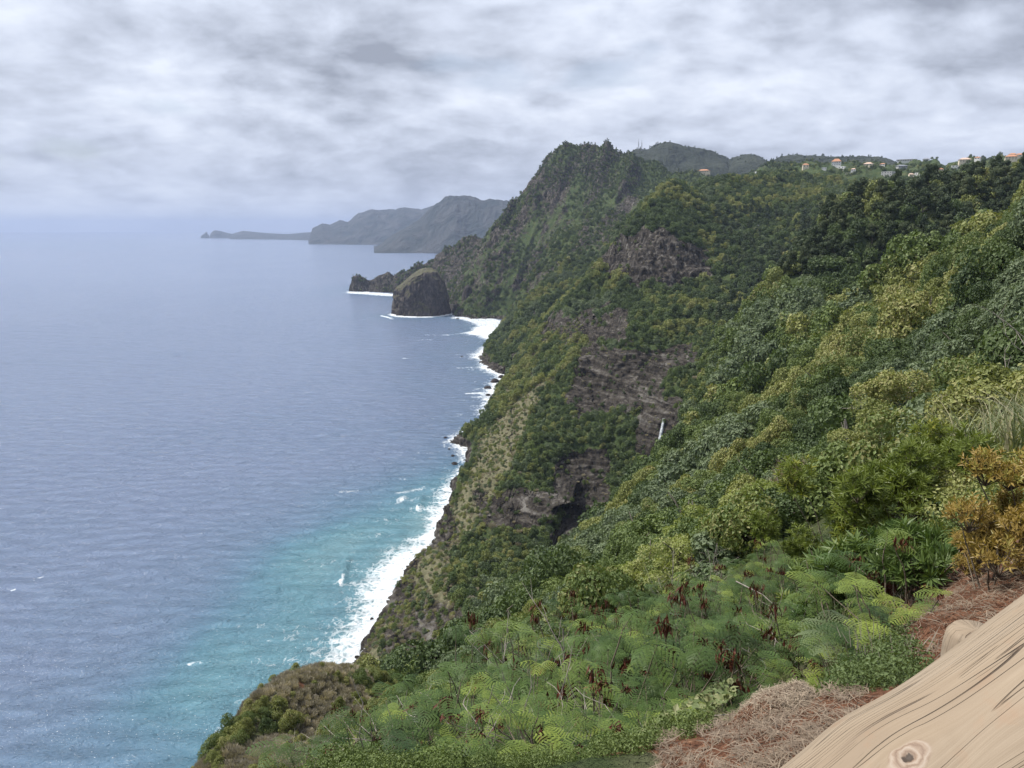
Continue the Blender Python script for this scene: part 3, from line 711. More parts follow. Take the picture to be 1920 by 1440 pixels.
def mat_leaf(name, ca, cb, hue2=None, trans=.22, posvar=.06, rough=.55, gain=1.0):
    """ca/cb: the two leaf tones mixed leaf by leaf and plant by plant"""
    m, t, b, out = mat_new(name)
    oi = t.add('ShaderNodeObjectInfo').outputs['Random']; lf = attr(t, 'leaf')
    pos = t.add('ShaderNodeNewGeometry').outputs['Position']
    pn = t.noise(pos, posvar, 4, .6)
    ca = tuple(min(.8, v*gain) for v in ca); cb = tuple(min(.8, v*gain) for v in cb)
    k = t.math('ADD', t.math('MULTIPLY', lf, .38), t.math('ADD', t.math('MULTIPLY', oi, .42), t.math('MULTIPLY', t.mapr(pn, .3, .7), .30)))
    col = t.mix(t.mapr(k, .1, .95), ca, cb)
    if hue2: col = t.mix(t.mapr(t.math('ADD', t.math('MULTIPLY', oi, .5), t.math('MULTIPLY', lf, .5)), .66, .9, 0, .8), col, hue2)
    t.l.new(col, b.inputs['Base Color']); b.inputs['Roughness'].default_value = rough; b.inputs['Specular IOR Level'].default_value = .3
    tr = t.add('ShaderNodeBsdfTranslucent'); t.l.new(t.mix(1.0, col, (1.2, 1.25, .6), 'MULTIPLY'), tr.inputs[0])
    mx = t.add('ShaderNodeMixShader'); mx.inputs[0].default_value = trans; t.l.new(b.outputs[0], mx.inputs[1]); t.l.new(tr.outputs[0], mx.inputs[2]); t.l.new(mx.outputs[0], out.inputs[0])
    return m
def mat_plain(name, c0, c1, scale=8, rough=.85, stretch=(1, 1, 1)):
    m, t, b, out = mat_new(name); tc = t.add('ShaderNodeTexCoord').outputs['Object']
    a = t.noise(t.scalevec(tc, stretch), scale, 5, .6); t.l.new(t.ramp(a, [(.3, c0), (.7, c1)]), b.inputs['Base Color']); b.inputs['Roughness'].default_value = rough
    bump(t, b, a, .01); return m
M_BARK = mat_plain('bark', (.05, .042, .034), (.16, .135, .11), 6, .9, (3, 3, .6))
M_TWIG = mat_plain('pale_twig', (.14, .12, .10), (.34, .30, .26), 12)
_ml = mat_leaf
def mat_leaf_far(*a, **k): return _ml(*a, gain=1.15, **k)
L = {
 'dark':  mat_leaf_far('leaf_dark_green', (.026, .044, .016), (.090, .125, .040)),
 'mid':   mat_leaf_far('leaf_mid_green', (.050, .078, .022), (.150, .190, .055), (.20, .18, .07)),
 'olive': mat_leaf_far('leaf_olive', (.095, .115, .030), (.25, .26, .085), (.30, .26, .12)),
 'blue':  mat_leaf_far('leaf_grey_green', (.055, .080, .040), (.15, .185, .095)),
 'pine':  mat_leaf_far('needle_dark', (.022, .036, .016), (.065, .088, .032), (.095, .10, .040), .12),
 'grey':  mat_leaf('leaf_grey_dry', (.15, .13, .10), (.46, .41, .34), (.44, .36, .22), .2),
 'lime':  mat_leaf('leaf_lime', (.13, .17, .035), (.30, .33, .10), (.34, .34, .16), .35),
 'straw': mat_leaf('leaf_straw', (.22, .17, .10), (.42, .35, .23), None, .2),
}
def dry_mesh(name, mat, seed, n=900, h=1.0, w=.035):
    """bushy clump of thin upright dry shoots"""
    rng = np.random.default_rng(seed)
    a = rng.uniform(0, 6.283, n); rr = np.sqrt(rng.uniform(0, 1, n))*.8; base = np.stack([rr*np.cos(a), rr*np.sin(a), rng.uniform(-.1, .45, n)*h], 1)
    d = np.stack([np.cos(a)*rr*1.2, np.sin(a)*rr*1.2, np.ones(n)*1.3], 1)+rng.normal(0, .28, (n, 3)); d /= np.linalg.norm(d, axis=1, keepdims=True)
    ln = rng.uniform(.2, .55, n)[:, None]*h; s = np.cross(d, rng.normal(0, 1, (n, 3))); s /= np.linalg.norm(s, axis=1, keepdims=True); s *= w*rng.uniform(.5, 1.2, n)[:, None]
    v = np.stack([base-s*.6, base+s*.6, base+d*ln*.6+s, base+d*ln], 1).reshape(-1, 3)
    return mesh_np(name, v, np.arange(4*n).reshape(n, 4), mat, False, dict(leaf=np.repeat(rng.uniform(0, 1, n), 4)))

# species: key -> (object name, list of (crown mesh, trunk mesh)), detailed version for the individually placed ones
TR0 = [trunk_mesh('trunk', M_BARK, s) for s in (1, 2)]
def var(kind, nl, sz, seed, **kw): return crown_mesh('crown', L[kind], nl, kw.pop('nlobe', 12), sz, seed, **kw)
HI = {  # near versions
 'dark':  [var('dark', 5200, .052, 11), var('dark', 5200, .055, 12, nlobe=9)],
 'mid':   [var('mid', 5200, .052, 21), var('mid', 5200, .05, 22, nlobe=16, lobe=.34)],
 'olive': [var('olive', 4800, .050, 31, nlobe=16, lobe=.32, openness=.4), var('olive', 4800, .055, 32)],
 'blue':  [var('blue', 4400, .060, 41, openness=.4, aspect=1.0)],
 'pine':  [var('pine', 4600, .050, 51, nlobe=15, lobe=.30, cone=.55, flat=1.15, aspect=1.5, openness=.5), var('pine', 4600, .05, 52, nlobe=11, lobe=.36, cone=.2, flat=.9, aspect=1.4, openness=.5)],
}
LO = {
 'dark':  [var('dark', 650, .13, 61), var('dark', 650, .13, 62)],
 'mid':   [var('mid', 650, .13, 63), var('mid', 650, .13, 64)],
 'olive': [var('olive', 650, .13, 65), var('olive', 650, .12, 66, nlobe=16, lobe=.34)],
 'blue':  [var('blue', 600, .13, 67)],
 'pine':  [var('pine', 650, .13, 68, cone=.5, flat=1.2, nlobe=14, lobe=.32), var('pine', 650, .12, 69, cone=.2, flat=.9)],
 'grey':  [dry_mesh('crown', L['grey'], 71, 500, 1.0, .05), dry_mesh('crown', L['grey'], 72, 500, .8, .05)],
}
HI['grey'] = [dry_mesh('crown', L['grey'], 73, 950, 1.0, .045), dry_mesh('crown', L['grey'], 74, 800, .8, .045)]

# ------------------------------------------------------------------ where things grow
vx, vy, vz = TX.ravel(), TY.ravel(), TZ.ravel(); vr = TR.ravel(); vn = TN.reshape(-1, 3); vpx = TPX.ravel(); vpy = TPY.ravel(); vrock = TROCK.ravel(); vdry = TDRY.ravel(); vsoil = TSOIL.ravel(); vcd = TCD.ravel()
_el = np.arctan2(TZ-CAMZ, TR); _cm = np.maximum.accumulate(_el+np.where(TR > 60, 5/TR, 0)*0, 1)
VIS = ((_el > _cm-14/np.maximum(TR, 20)) ).ravel()
def thin(mask, sp, seed, keepfrac=1.0):
    """one random vertex per cell of sp metres"""
    idx = np.nonzero(mask)[0]; rng = np.random.default_rng(seed); rng.shuffle(idx)
    off = rng.uniform(0, sp, 3)
    key = (np.floor((vx[idx]+off[0])/sp).astype(np.int64)*73856093) ^ (np.floor((vy[idx]+off[1])/sp).astype(np.int64)*19349663) ^ (np.floor((vz[idx]+off[2])/(sp*1.3)).astype(np.int64)*83492791)
    _, u = np.unique(key, return_index=True); idx = idx[u]
    if keepfrac < 1: idx = idx[rng.uniform(0, 1, len(idx)) < keepfrac]
    return idx
steep = 1-vn[:, 2]
patch = fbm(vx/35, vy/35, vz/35, 3, 300); patch2 = fbm(vx/60, vy/60, oct=3, seed=310)
inframe = (vpx > -350) & (vpx < 2350) & VIS
land = inframe & (vz > 2.5) & (vcd > 3)
plants = []      # (species, x, y, z, radius)
def grow(mask, sp, rad, seed, pick, keep=1.0, sink=.25):
    idx = thin(mask, sp, seed, keep); rng = np.random.default_rng(seed+1)
    r = rng.uniform(rad[0], rad[1], len(idx)); kinds = pick(idx, rng)
    for i, rr_, k in zip(idx, r, kinds):
        kk = .75 if k == 'grey' else 1
        plants.append((k, vx[i], vy[i], vz[i]-sink*rr_*0.4+rng.uniform(-.4, .65)*rr_*(sink > .2), rr_*kk, rng.uniform(0, 6.28), rng.uniform(.8, 1.4)))
def choose(pairs):
    ks = [p[0] for p in pairs]; w = np.array([p[1] for p in pairs], float); w /= w.sum()
    return lambda idx, rng: [ks[i] for i in rng.choice(len(ks), len(idx), p=w)]
def zoned(idx, rng):
    out = []
    u = rng.uniform(0, 1, len(idx)); p1 = patch[idx]; p2 = patch2[idx]; x = vpx[idx]; y = vpy[idx]; r = vr[idx]
    for j in range(len(idx)):
        pine = (x[j] > 1440 and y[j] < 520 and r[j] > 360) 
        if pine and (u[j] < .75) and r[j] < 700: out.append('pine'); continue
        if r[j] > 600 and x[j] > 1340 and x[j] < 1540 and 400 < y[j] < 620 and u[j] < .8: out.append('dark' if u[j] < .5 else 'pine'); continue  # ravine shade put into the foliage colour: darker trees picked here
        if r[j] > 600 and x[j] > 1240 and x[j] < 1500 and u[j] < .3: out.append('dark'); continue
        sunny = p1[j]+.25*(u[j]-.5)
        if sunny > .16: out.append('olive')
        elif sunny > -.02: out.append('mid')
        elif p2[j] > .12: out.append('blue')
        else: out.append('dark')
    return out
rockf = fbm(vx/14, vy/14, vz/14, 3, 333)
open_rock = vrock > .5+.25*rockf
forest = land & (vr >= 52) & (vr < 620) & ~open_rock & (vdry < .4)
near_slope = (vr < 300) & (vpx > 760)
knob = (vr > 52) & (vr < 108) & (vpx < 780)
coastz = (vdry > .4) & ~knob & (vr > 180)
bowl = (vr > 255) & (vr < 700) & (vpx < 1340) & (vpx > 700)
grow(forest & (vr < 130) & ~knob, 4.0, (1.8, 3.5), 1000, zoned)
grow(forest & (vr >= 130) & ~bowl & ~knob, 7.0, (2.8, 6.0), 1010, zoned)
bowl = bowl & ~((vr > 262) & (vpx > 1200) & (vpx < 1278) & (vpy > 765) & (vpy < 905))
forest = forest & ~((vr > 262) & (vpx > 1200) & (vpx < 1278) & (vpy > 765) & (vpy < 905))
grow(forest & bowl & (vpx+.0*vpy > 1000), 4.8, (1.6, 3.5), 1020, choose([('dark', 6), ('mid', 2.4), ('olive', .8), ('blue', 1.2)]))  # shade of the bowl imitated by a mostly dark foliage mix
grow(forest & bowl & (vpx <= 1000), 4.2, (1.4, 3.2), 1021, choose([('dark', 3), ('mid', 3), ('olive', 3), ('blue', 1.5), ('grey', 1)]))
grow(land & (vr >= 620) & (vr < 1290) & ~open_rock, 7.5, (3.0, 5.6), 1030, zoned)
grow(land & (vr >= 620) & (vr < 1290) & open_rock, 9.0, (1.3, 2.8), 1035, choose([('dark', 2), ('mid', 1), ('grey', 1)]), .2)
plateau = (vr > 1200) & (vpx > 1480)
mtop = (vz+70*patch2+40*patch > 275) & ~plateau
grow(land & plateau & (patch2+.6*patch < .05), 9.0, (2.2, 4.0), 1041, choose([('dark', 3), ('mid', 3), ('olive', 1)]), .8)
grow(land & (vr >= 1290) & (steep < .62) & mtop, 6.5, (1.7, 3.4), 1040, choose([('dark', 4), ('mid', 2), ('pine', 2), ('blue', 1)]))
grow(land & (vr >= 1290) & ~mtop & ~plateau & (patch+.5*patch2 > -.05), 6.0, (1.2, 4.6), 1042, choose([('dark', 5), ('mid', 3), ('blue', 1)]), .7)
grow(land & (vr >= 1290) & ~mtop & ~plateau & (patch+.5*patch2 <= -.05), 8.0, (1.0, 2.4), 1043, choose([('dark', 3), ('grey', 2)]), .5)
grow(land & (vr >= 200) & (vr < 620) & open_rock & (vz > 6), 4.0, (.6, 1.9), 1050, choose([('dark', 3), ('mid', 2), ('grey', 2)]), .24)
# low scrub on the dry coastal slope and on the knoll
grow(land & coastz & ~knob, 3.2, (.8, 1.9), 1060, choose([('grey', 4), ('olive', 2.2), ('mid', 1.6), ('blue', 1.2)]), .8, .1)
kg = knob & land & (vsoil < .5)
greenk = (fbm(vx/7, vy/7, oct=3, seed=340)+sstep(590, 760, vpx)*.55-.12*sstep(1330, 1440, vpy)) > .22
grow(kg & ~greenk, .95, (.6, 1.2), 1070, choose([('grey', 7), ('olive', .8)]), 1, .1)
grow(kg & greenk, 1.9, (.9, 1.6), 1080, choose([('olive', 3), ('mid', 3), ('dark', .8)]), 1, .1)
grow(land & (vr >= 22) & (vr < 56) & ~knob, 2.0, (.8, 1.5), 1090, choose([('olive', 2), ('mid', 4), ('dark', 2), ('blue', 1)]), 1, .1)

# ------------------------------------------------------------------ put them in: the largest in the picture one by one, the rest as canopy
KN = {'dark': ('broadleaf_tree', 'dark green'), 'mid': ('broadleaf_tree', 'mid green'), 'olive': ('broadleaf_tree', 'yellow green'), 'blue': ('broadleaf_tree', 'grey green'),
      'pine': ('pine_tree', 'dark'), 'grey': ('dry_shrub', 'grey brown')}
MARKS = [(560,1300,'on the crest of the lower left knoll'), (430,1400,'at the outer left end of the knoll'), (560,1410,'in the middle of the knoll'), (690,1300,'on the right shoulder of the knoll'), (700,1410,'at the foot of the knoll nearest the thicket'), (800,1300,'in the dip between knoll and thicket'),
 (880,1180,'just above the leftmost feathery shrubs'), (960,1080,'on the slope left of the cave mouth'), (1060,1110,'above the thicket below the cave'), (1120,1000,'at the lip of the ravine below the cave'), (1180,960,'at the bend of the ravine edge'), (1230,880,'beside the foot of the waterfall'), (1290,800,'right of the waterfall'),
 (1330,720,'on the ravine edge above the waterfall'), (1300,950,'behind the lime bushes on their left'), (1400,880,'behind the lime bushes at their middle'), (1480,800,'above the pale feathery bushes'), (1570,760,'left of the flat topped trees'), (1560,850,'just below the flat topped trees'), (1680,900,'between the flat topped trees and olive shrubs'),
 (1400,780,'in the middle of the near forest slope'), (1480,680,'around the brownish bare tree'), (1400,640,'high on the ravine edge'), (1500,580,'on the forest slope below the pines'), (1600,620,'in the centre of the right forest'), (1700,640,'above the flat topped trees'), (1800,640,'left of the bare saplings'), (1890,620,'behind the bare saplings'),
 (1700,540,'at the left end of the sunny spur'), (1800,500,'halfway up the sunny spur'), (1890,440,'high on the sunny spur by the right edge'), (1850,560,'on the right forest below the sunny spur'), (1850,760,'just behind the reeds'), (1780,820,'between reeds and flat topped trees'), (1910,720,'at the right edge behind the reeds'),
 (1450,520,'at the low left end of the pine spur'), (1540,460,'on the left half of the pine spur'), (1640,430,'in the middle of the pine spur'), (1740,400,'on the right half of the pine spur'), (1850,360,'high on the pine spur near the right edge'), (1600,520,'at the lower edge of the pines'), (1720,470,'at the lower right edge of the pines')]
def where_label(k, x, y, z, r, pxx, pyy=800, ht=1.0):
    tone = KN[k][1]; size = 'tall' if ht > 1.2 else ('low' if ht < .95 else '')
    kind = 'dry shrub' if k == 'grey' else ('pine tree' if k == 'pine' else ('bush' if (r < 56 or (r < 110 and pxx < 800)) else 'tree'))
    if k == 'grey' and r > 110: txt = 'on the dry slope above the surf'
    else: txt = min(MARKS, key=lambda m: (m[0]-pxx)**2+(m[1]-pyy)**2)[2]
    return (' '.join((size+' '+tone+' '+kind+' '+txt).split()), kind, ' '.join((size+' '+tone+' '+kind+' '+txt).split()))
PL = {}
for p in plants: PL.setdefault(KN[p[0]][0], []).append(p)
FIRST = {}
CAP = {'broadleaf_tree': 300, 'pine_tree': 130, 'dry_shrub': 220}
canopy = {}
for nm, lst in PL.items():
    A = np.array([(p[1], p[2], p[3], p[4]) for p in lst]); qx, qy, qd = proj(A[:, 0], A[:, 1], A[:, 2]+A[:, 3]*.6)
    rr_ = np.hypot(A[:, 0], A[:, 1]); infr = (qx > -10) & (qx < 1930) & (qy > 0) & (qy < 1450)
    # hidden behind nearer ground?
    th = np.arctan2(A[:, 0], A[:, 1]); top = np.arctan2(A[:, 2]+A[:, 3]*1.3-CAMZ, rr_)
    ii = np.clip(np.searchsorted(np.arctan2(TX[:, -1], TY[:, -1]), th), 0, _nc-1)
    hid = np.zeros(len(lst), bool)
    for j in np.nonzero(infr)[0]:
        row = TR[ii[j]] < rr_[j]-3; hid[j] = (_el[ii[j]][row].max() if row.any() else -9) > top[j]
    size = A[:, 3]/qd*(infr & ~hid); order = np.argsort(-size)
    one = set(int(i) for i in order[:CAP[nm]] if size[i] > 0)
    for j, p in enumerate(lst):
        k, x, y, z, rad, rot, ht = p
        if j in one:
            ms = HI[k]; crown = ms[j % len(ms)]
            root = empty(nm, (x, y, z), rot, rad)
            c = link('crown', crown, root); c.scale = (1, 1, ht); t_ = link('trunk' if k != 'grey' else 'stem', TR0[j % 2], root)
            lb, ct, gr = where_label(k, x, y, z, rr_[j], qx[j], qy[j], ht); setp(root, lb, ct, gr)
            FIRST.setdefault((k, ct), c)
        else: canopy.setdefault(k, []).append((p, rr_[j]))
print('individuals done; canopy', {k: len(v) for k, v in canopy.items()})
def canopy_object(name, pts, protos, hide=False):
    """one object: instances of the crown meshes on a cloud of points"""
    n = len(pts); V_ = np.array([(p[0][1], p[0][2], p[0][3]) for p in pts])
    me = bpy.data.meshes.new(name); me.vertices.add(n); me.vertices.foreach_set('co', V_.astype(np.float32).ravel())
    for an, vals in (('rad', [p[0][4] for p in pts]), ('rot', [p[0][5] for p in pts]), ('ht', [p[0][6] for p in pts])):
        a = me.attributes.new(an, 'FLOAT', 'POINT'); a.data.foreach_set('value', np.array(vals, np.float32))
    a = me.attributes.new('pick', 'INT', 'POINT'); a.data.foreach_set('value', np.array([i % len(protos) for i in range(n)], np.int32))
    o = link(name, me); setp(o, kind='stuff')
    ng = bpy.data.node_groups.new(name, 'GeometryNodeTree')
    ng.interface.new_socket('Geometry', in_out='INPUT', socket_type='NodeSocketGeometry'); ng.interface.new_socket('Geometry', in_out='OUTPUT', socket_type='NodeSocketGeometry')
    N = ng.nodes; Lk = ng.links; gi = N.new('NodeGroupInput'); go = N.new('NodeGroupOutput')
    def na(nm, ty='FLOAT'):
        q = N.new('GeometryNodeInputNamedAttribute'); q.data_type = ty; q.inputs[0].default_value = nm; return [s for s in q.outputs if s.enabled][0]
    m2p = N.new('GeometryNodeMeshToPoints'); Lk.new(gi.outputs[0], m2p.inputs[0])
    jn = N.new('GeometryNodeJoinGeometry')
    for pr in protos:
        oi = N.new('GeometryNodeObjectInfo'); oi.inputs['Object'].default_value = pr; oi.inputs['As Instance'].default_value = True; oi.transform_space = 'ORIGINAL'
        Lk.new(oi.outputs['Geometry'], jn.inputs[0])
    iop = N.new('GeometryNodeInstanceOnPoints'); Lk.new(m2p.outputs[0], iop.inputs[0]); Lk.new(jn.outputs[0], iop.inputs['Instance'])
    iop.inputs['Pick Instance'].default_value = True; Lk.new(na('pick', 'INT'), iop.inputs['Instance Index'])
    cr = N.new('ShaderNodeCombineXYZ'); Lk.new(na('rot'), cr.inputs[2]); Lk.new(cr.outputs[0], iop.inputs['Rotation'])
    mu = N.new('ShaderNodeMath'); mu.operation = 'MULTIPLY'; Lk.new(na('rad'), mu.inputs[0]); Lk.new(na('ht'), mu.inputs[1])
    cs = N.new('ShaderNodeCombineXYZ'); Lk.new(na('rad'), cs.inputs[0]); Lk.new(na('rad'), cs.inputs[1]); Lk.new(mu.outputs[0], cs.inputs[2]); Lk.new(cs.outputs[0], iop.inputs['Scale'])
    Lk.new(iop.outputs[0], go.inputs[0])
    md = o.modifiers.new('grow', 'NODES'); md.node_group = ng
    return o
CN = {'dark': 'dark_forest', 'mid': 'green_forest', 'olive': 'yellow_green_forest', 'blue': 'grey_green_forest', 'pine': 'pine_forest', 'grey': 'dry_scrub'}
PROTO = {}
for k in LO:
    # low-detail crowns live as the canopy's own source: two small far-off plants that really stand in the scene
    src = [p for p in canopy.get(k, []) if p[1] > 300] or canopy.get(k, [])
    pr = []
    for j, mesh in enumerate(LO[k]):
        p, r = src.pop(j*7 % len(src)); canopy[k].remove((p, r)) if (p, r) in canopy[k] else None
        root = empty(KN[k][0], (p[1], p[2], p[3]), p[5], p[4]); c = link('crown', mesh, root); link('trunk' if k != 'grey' else 'stem', TR0[j], root)
        q = proj(p[1], p[2], p[3]); lb, ct, gr = where_label(k, p[1], p[2], p[3], r, q[0], q[1], p[6]); setp(root, lb, ct, gr); pr.append(c)
    PROTO[k] = pr
    mid_ = [p for p in canopy[k] if p[1] < 230]; far_ = [p for p in canopy[k] if p[1] >= 230]
    hi = [v for kk, v in FIRST.items() if kk[0] == k]
    if mid_ and hi and len(mid_) > 30: canopy_object('near_'+CN[k], mid_, hi[:1])
    else: far_ = far_+mid_
    if far_: canopy_object(CN[k], far_, pr)

# tree line on the wooded hills inland
_w = np.random.default_rng(77); WX, WY, WZ = WOODS; hp = []
for i in range(2600):
    a, b = _w.integers(20, WX.shape[0]-1), int(np.clip(_w.normal(41, 4), 22, 46)); hp.append((('pine', WX[a, b]+_w.uniform(-4, 4), WY[a, b]+_w.uniform(-4, 4), WZ[a, b]-2, _w.uniform(2.8, 5.0), _w.uniform(0, 6), _w.uniform(.7, 1.1)), 4000))
canopy_object('hill_pines', hp, PROTO['pine']+PROTO['dark'])
# ------------------------------------------------------------------ foreground plants
def hgt(x, y): return float(height(np.array([x]), np.array([y]))[0])
def ground_at(px, r, py=1200):
    a = azim(px, py); x, y = r*math.sin(a), r*math.cos(a); return Vector((x, y, hgt(x, y)))
def join_np(parts):
    Vs, Fs, As, o = [], [], [], 0
    for v, f, a in parts: Vs.append(v); Fs.append(f+o); As.append(a); o += len(v)
    return np.concatenate(Vs), np.concatenate(Fs), np.concatenate(As)
def blades(base, d, ln, w, nrm, fold=.25, rv=None, rng=RNG):
    """lance-shaped leaves of two faces folded along the midrib"""
    s = np.cross(d, nrm); s /= np.linalg.norm(s, axis=1, keepdims=True)+1e-9; n2 = np.cross(s, d)
    ln = np.asarray(ln)[:, None]; w = np.asarray(w)[:, None]
    b = base; tip = base+d*ln-n2*ln*.12; mid = base+d*ln*.45-n2*w*fold; l = base+d*ln*.45+s*w+n2*w*fold; r = base+d*ln*.45-s*w+n2*w*fold
    v = np.stack([b, l, tip, mid, b, mid, tip, r], 1).reshape(-1, 3); N = len(base)
    rv = rng.uniform(0, 1, N) if rv is None else rv
    return v, np.arange(8*N).reshape(-1, 4), np.repeat(rv, 8)
def euler_m(az, tilt, roll=0):
    return np.array(Matrix.Rotation(az, 3, 'Z') @ Matrix.Rotation(-tilt, 3, 'Y') @ Matrix.Rotation(roll, 3, 'X'))
def feather_leaf(rng, length=.26, npair=8, nleaf=12):
    """one twice-divided leaf along +x that arches over and hangs at the tip"""
    pts = []; dirs = []; nr = []
    t = np.linspace(.12, 1, npair)
    parts_c = []; parts_d = []; parts_n = []
    def arc(u): return np.array([length*(u-.12*u*u), 0, length*(.28*u-.62*u*u)])
    for u in t:
        p = arc(u); tg = arc(u+.02)-arc(u-.02); tg /= np.linalg.norm(tg); nn = np.array([-tg[2], 0, tg[0]])
        pl = length*.46*(math.sin(math.pi*(.18+.72*u))**.7)*rng.uniform(.9, 1.1)
        for s in (-1, 1):
            d = tg*(.45+.35*u)+np.array([0, s, 0])*.85; d /= np.linalg.norm(d)
            for k in range(nleaf):
                q = (k+.6)/nleaf; dp = d*pl*q+nn*pl*(.10*q-.55*q*q)
                dd = d+nn*(.10-.84*q); dd /= np.linalg.norm(dd); side = np.cross(nn, dd); side /= np.linalg.norm(side)
                for s2 in (-1, 1):
                    parts_c.append(p+dp); parts_d.append(side*s2+dd*.35); parts_n.append(nn)
    c = np.array(parts_c); d = np.array(parts_d); d /= np.linalg.norm(d, axis=1, keepdims=True); n = np.array(parts_n)
    ln = length*.040*np.ones(len(c)); w = ln*.52
    s = np.cross(d, n); s /= np.linalg.norm(s, axis=1, keepdims=True)
    v = np.stack([c, c+d*ln[:, None]*.5+s*w[:, None], c+d*ln[:, None], c+d*ln[:, None]*.5-s*w[:, None]], 1).reshape(-1, 3)
    return v, np.arange(len(v)).reshape(-1, 4)
_frng = np.random.default_rng(5)
FLEAF = [feather_leaf(_frng, .25, 7, 12), feather_leaf(_frng, .22, 6, 11), feather_leaf(_frng, .17, 5, 10)]
M_FEATHER = mat_leaf('feathery_leaf', (.015, .040, .012), (.10, .160, .034), (.26, .31, .055), .28, 2.5, .5)
M_POD = mat_plain('seed_pod', (.035, .012, .009), (.15, .045, .022), 30, .5)
M_STEM = mat_plain('brown_stem', (.06, .045, .032), (.20, .165, .12), 20)
def feathery_shrub(seed, nshoot=13, npods=5):
    rng = np.random.default_rng(seed); chains = []; fol = []; pods = []
    for i in range(nshoot):
        a = rng.uniform(0, 6.283); lean = rng.uniform(.1, .75); top = rng.uniform(.4, 1.0)
        ch = wander((rng.normal(0, .05), rng.normal(0, .05), -.15), (math.cos(a)*lean, math.sin(a)*lean, 1), 1.15*top*1.5, .013, .005, 9, rng, .28)
        chains.append(ch)
        podsh = i < npods and i % 2 == 0
        for frac, nl in ((9, rng.integers(2, 4)),) if podsh else ((9, rng.integers(6, 9)), (7, rng.integers(0, 3)), (8, rng.integers(1, 4))):
            tip = np.array(ch[frac][:3]); tone = rng.uniform(0, 1)
            for k in range(nl):
                v, f = FLEAF[rng.integers(0, 3)]; Rm = euler_m(k*2.4+rng.uniform(-.4, .4), rng.uniform(-.25, .65), rng.normal(0, .15)); sc = rng.uniform(.6, 1.25)
                fol.append((v@Rm.T*sc+tip, f, np.full(len(v), np.clip(tone*.85+rng.uniform(-.1, .25)+.1*(frac == 9), 0, 1))))
        if i < npods:
            k = ch[rng.integers(7, 9)]; k = ch[9] if podsh else k; p0 = np.array(k[:3])+rng.normal(0, .06, 3)+np.array([0, 0, .02]); n = rng.integers(20, 42)
            b = p0+rng.normal(0, .04, (n, 3)); d = np.stack([rng.normal(0, .22, n), rng.normal(0, .22, n), -np.ones(n)], 1); d /= np.linalg.norm(d, axis=1, keepdims=True)
            nn = rng.normal(0, 1, (n, 3)); pods.append(blades(b, d, rng.uniform(.11, .19, n), np.full(n, .013), nn, .1, None, rng))
    fv, ff, fa = join_np(fol)
    return (tubes_mesh('stems', chains, M_STEM, 5), mesh_np('foliage', fv, ff, M_FEATHER, False, dict(leaf=fa)), [mesh_np('seed_pod_cluster', q[0], q[1], M_POD, False) for q in pods])
FSH = [feathery_shrub(s, n, k) for s, n, k in ((1, 10, 3), (2, 11, 6), (3, 9, 1), (4, 11, 4))]
NFS = [0]
def put_fs(px, pytop, r, j, label, group=None, rz=None, hmax=2.7, hmin=.9):
    g = ground_at(px, r, pytop); top = P(px, pytop, r).z; h = min(max(top-g.z, hmin), hmax)
    root = empty('feathery_shrub', g, rz if rz is not None else j*1.7, 1); root.scale = (.5+.27*h, .5+.27*h, h/1.75)
    st_, fo_, po_ = FSH[j % 4]; link('stems', st_, root); link('foliage', fo_, root)
    for q in po_: link('seed_pod_cluster', q, root)
    setp(root, label, 'shrub', group); NFS[0] += 1
    return root
named = [
 (882,1165,9.5,'leftmost tall feathery shrub with drooping dark pods, above the brown cliff foot'),
 (918,1092,13,'slender feathery shoot standing clear against the dark ravine slope'),
 (1105,1068,13.5,'feathery shrub whose top stands clear below the cave'),
 (1215,1160,9.0,'feathery shrub with broad bright domes in the middle of the thicket'),
 (1300,1085,12,'feathery shrub with red brown pods behind the middle of the thicket'),
 (1440,985,14,'tall feathery shrub in front of the lime green bushes'),
 (1400,1100,9.5,'dense feathery shrub with long fringed leaves right of the thicket centre'),
 (1230,1205,6.8,'low dark feathery shrub with widely fanned hanging leaves'),
 (1120,1290,6.2,'feathery shrub with pale domes above the bare dead branch'),
 (1680,1150,6.6,'feathery shrub nearest the log rail beside the dry needle litter'),
 (1560,1195,6.8,'feathery shrub between the fern and the rosette plants'),
 (900,1390,7.0,'small bright feathery shrub at the bottom edge left of the thicket'),
 (1010,1210,8.0,'feathery shrub with red brown pods at the left of the thicket'),
 (1340,1230,6.6,'feathery shrub with one yellow green dome above the soil mound')]
for i, (px, py, r, lb) in enumerate(named): put_fs(px, py, r, i, lb)
_r = random.Random(12); envx = [820, 870, 950, 1060, 1110, 1250, 1350, 1440, 1500, 1560, 1610, 1680, 1760]; envy = [1290, 1200, 1150, 1110, 1090, 1080, 1040, 1000, 1010, 1130, 1130, 1150, 1210]
FM = [(880,1230,'at the left end of the thicket'), (900,1350,'at the lower left of the thicket'), (980,1160,'on the upper left rim of the thicket'), (1000,1300,'in the lower left half of the thicket'), (1100,1120,'on the rim of the thicket below the cave'), (1120,1220,'left of the thicket centre'), (1130,1320,'above the brambles'),
 (1240,1110,'behind the centre of the thicket'), (1250,1200,'at the centre of the thicket'), (1260,1300,'above the long dead branch'), (1350,1080,'behind the right half of the thicket'), (1370,1180,'right of the thicket centre'), (1370,1280,'just left of the soil mound'), (1470,1020,'in front of the lime bushes'), (1490,1130,'beside the rosette plants'), (1490,1230,'just behind the soil mound'), (1600,1150,'beside the fern'), (1690,1180,'by the needle litter near the rail')]
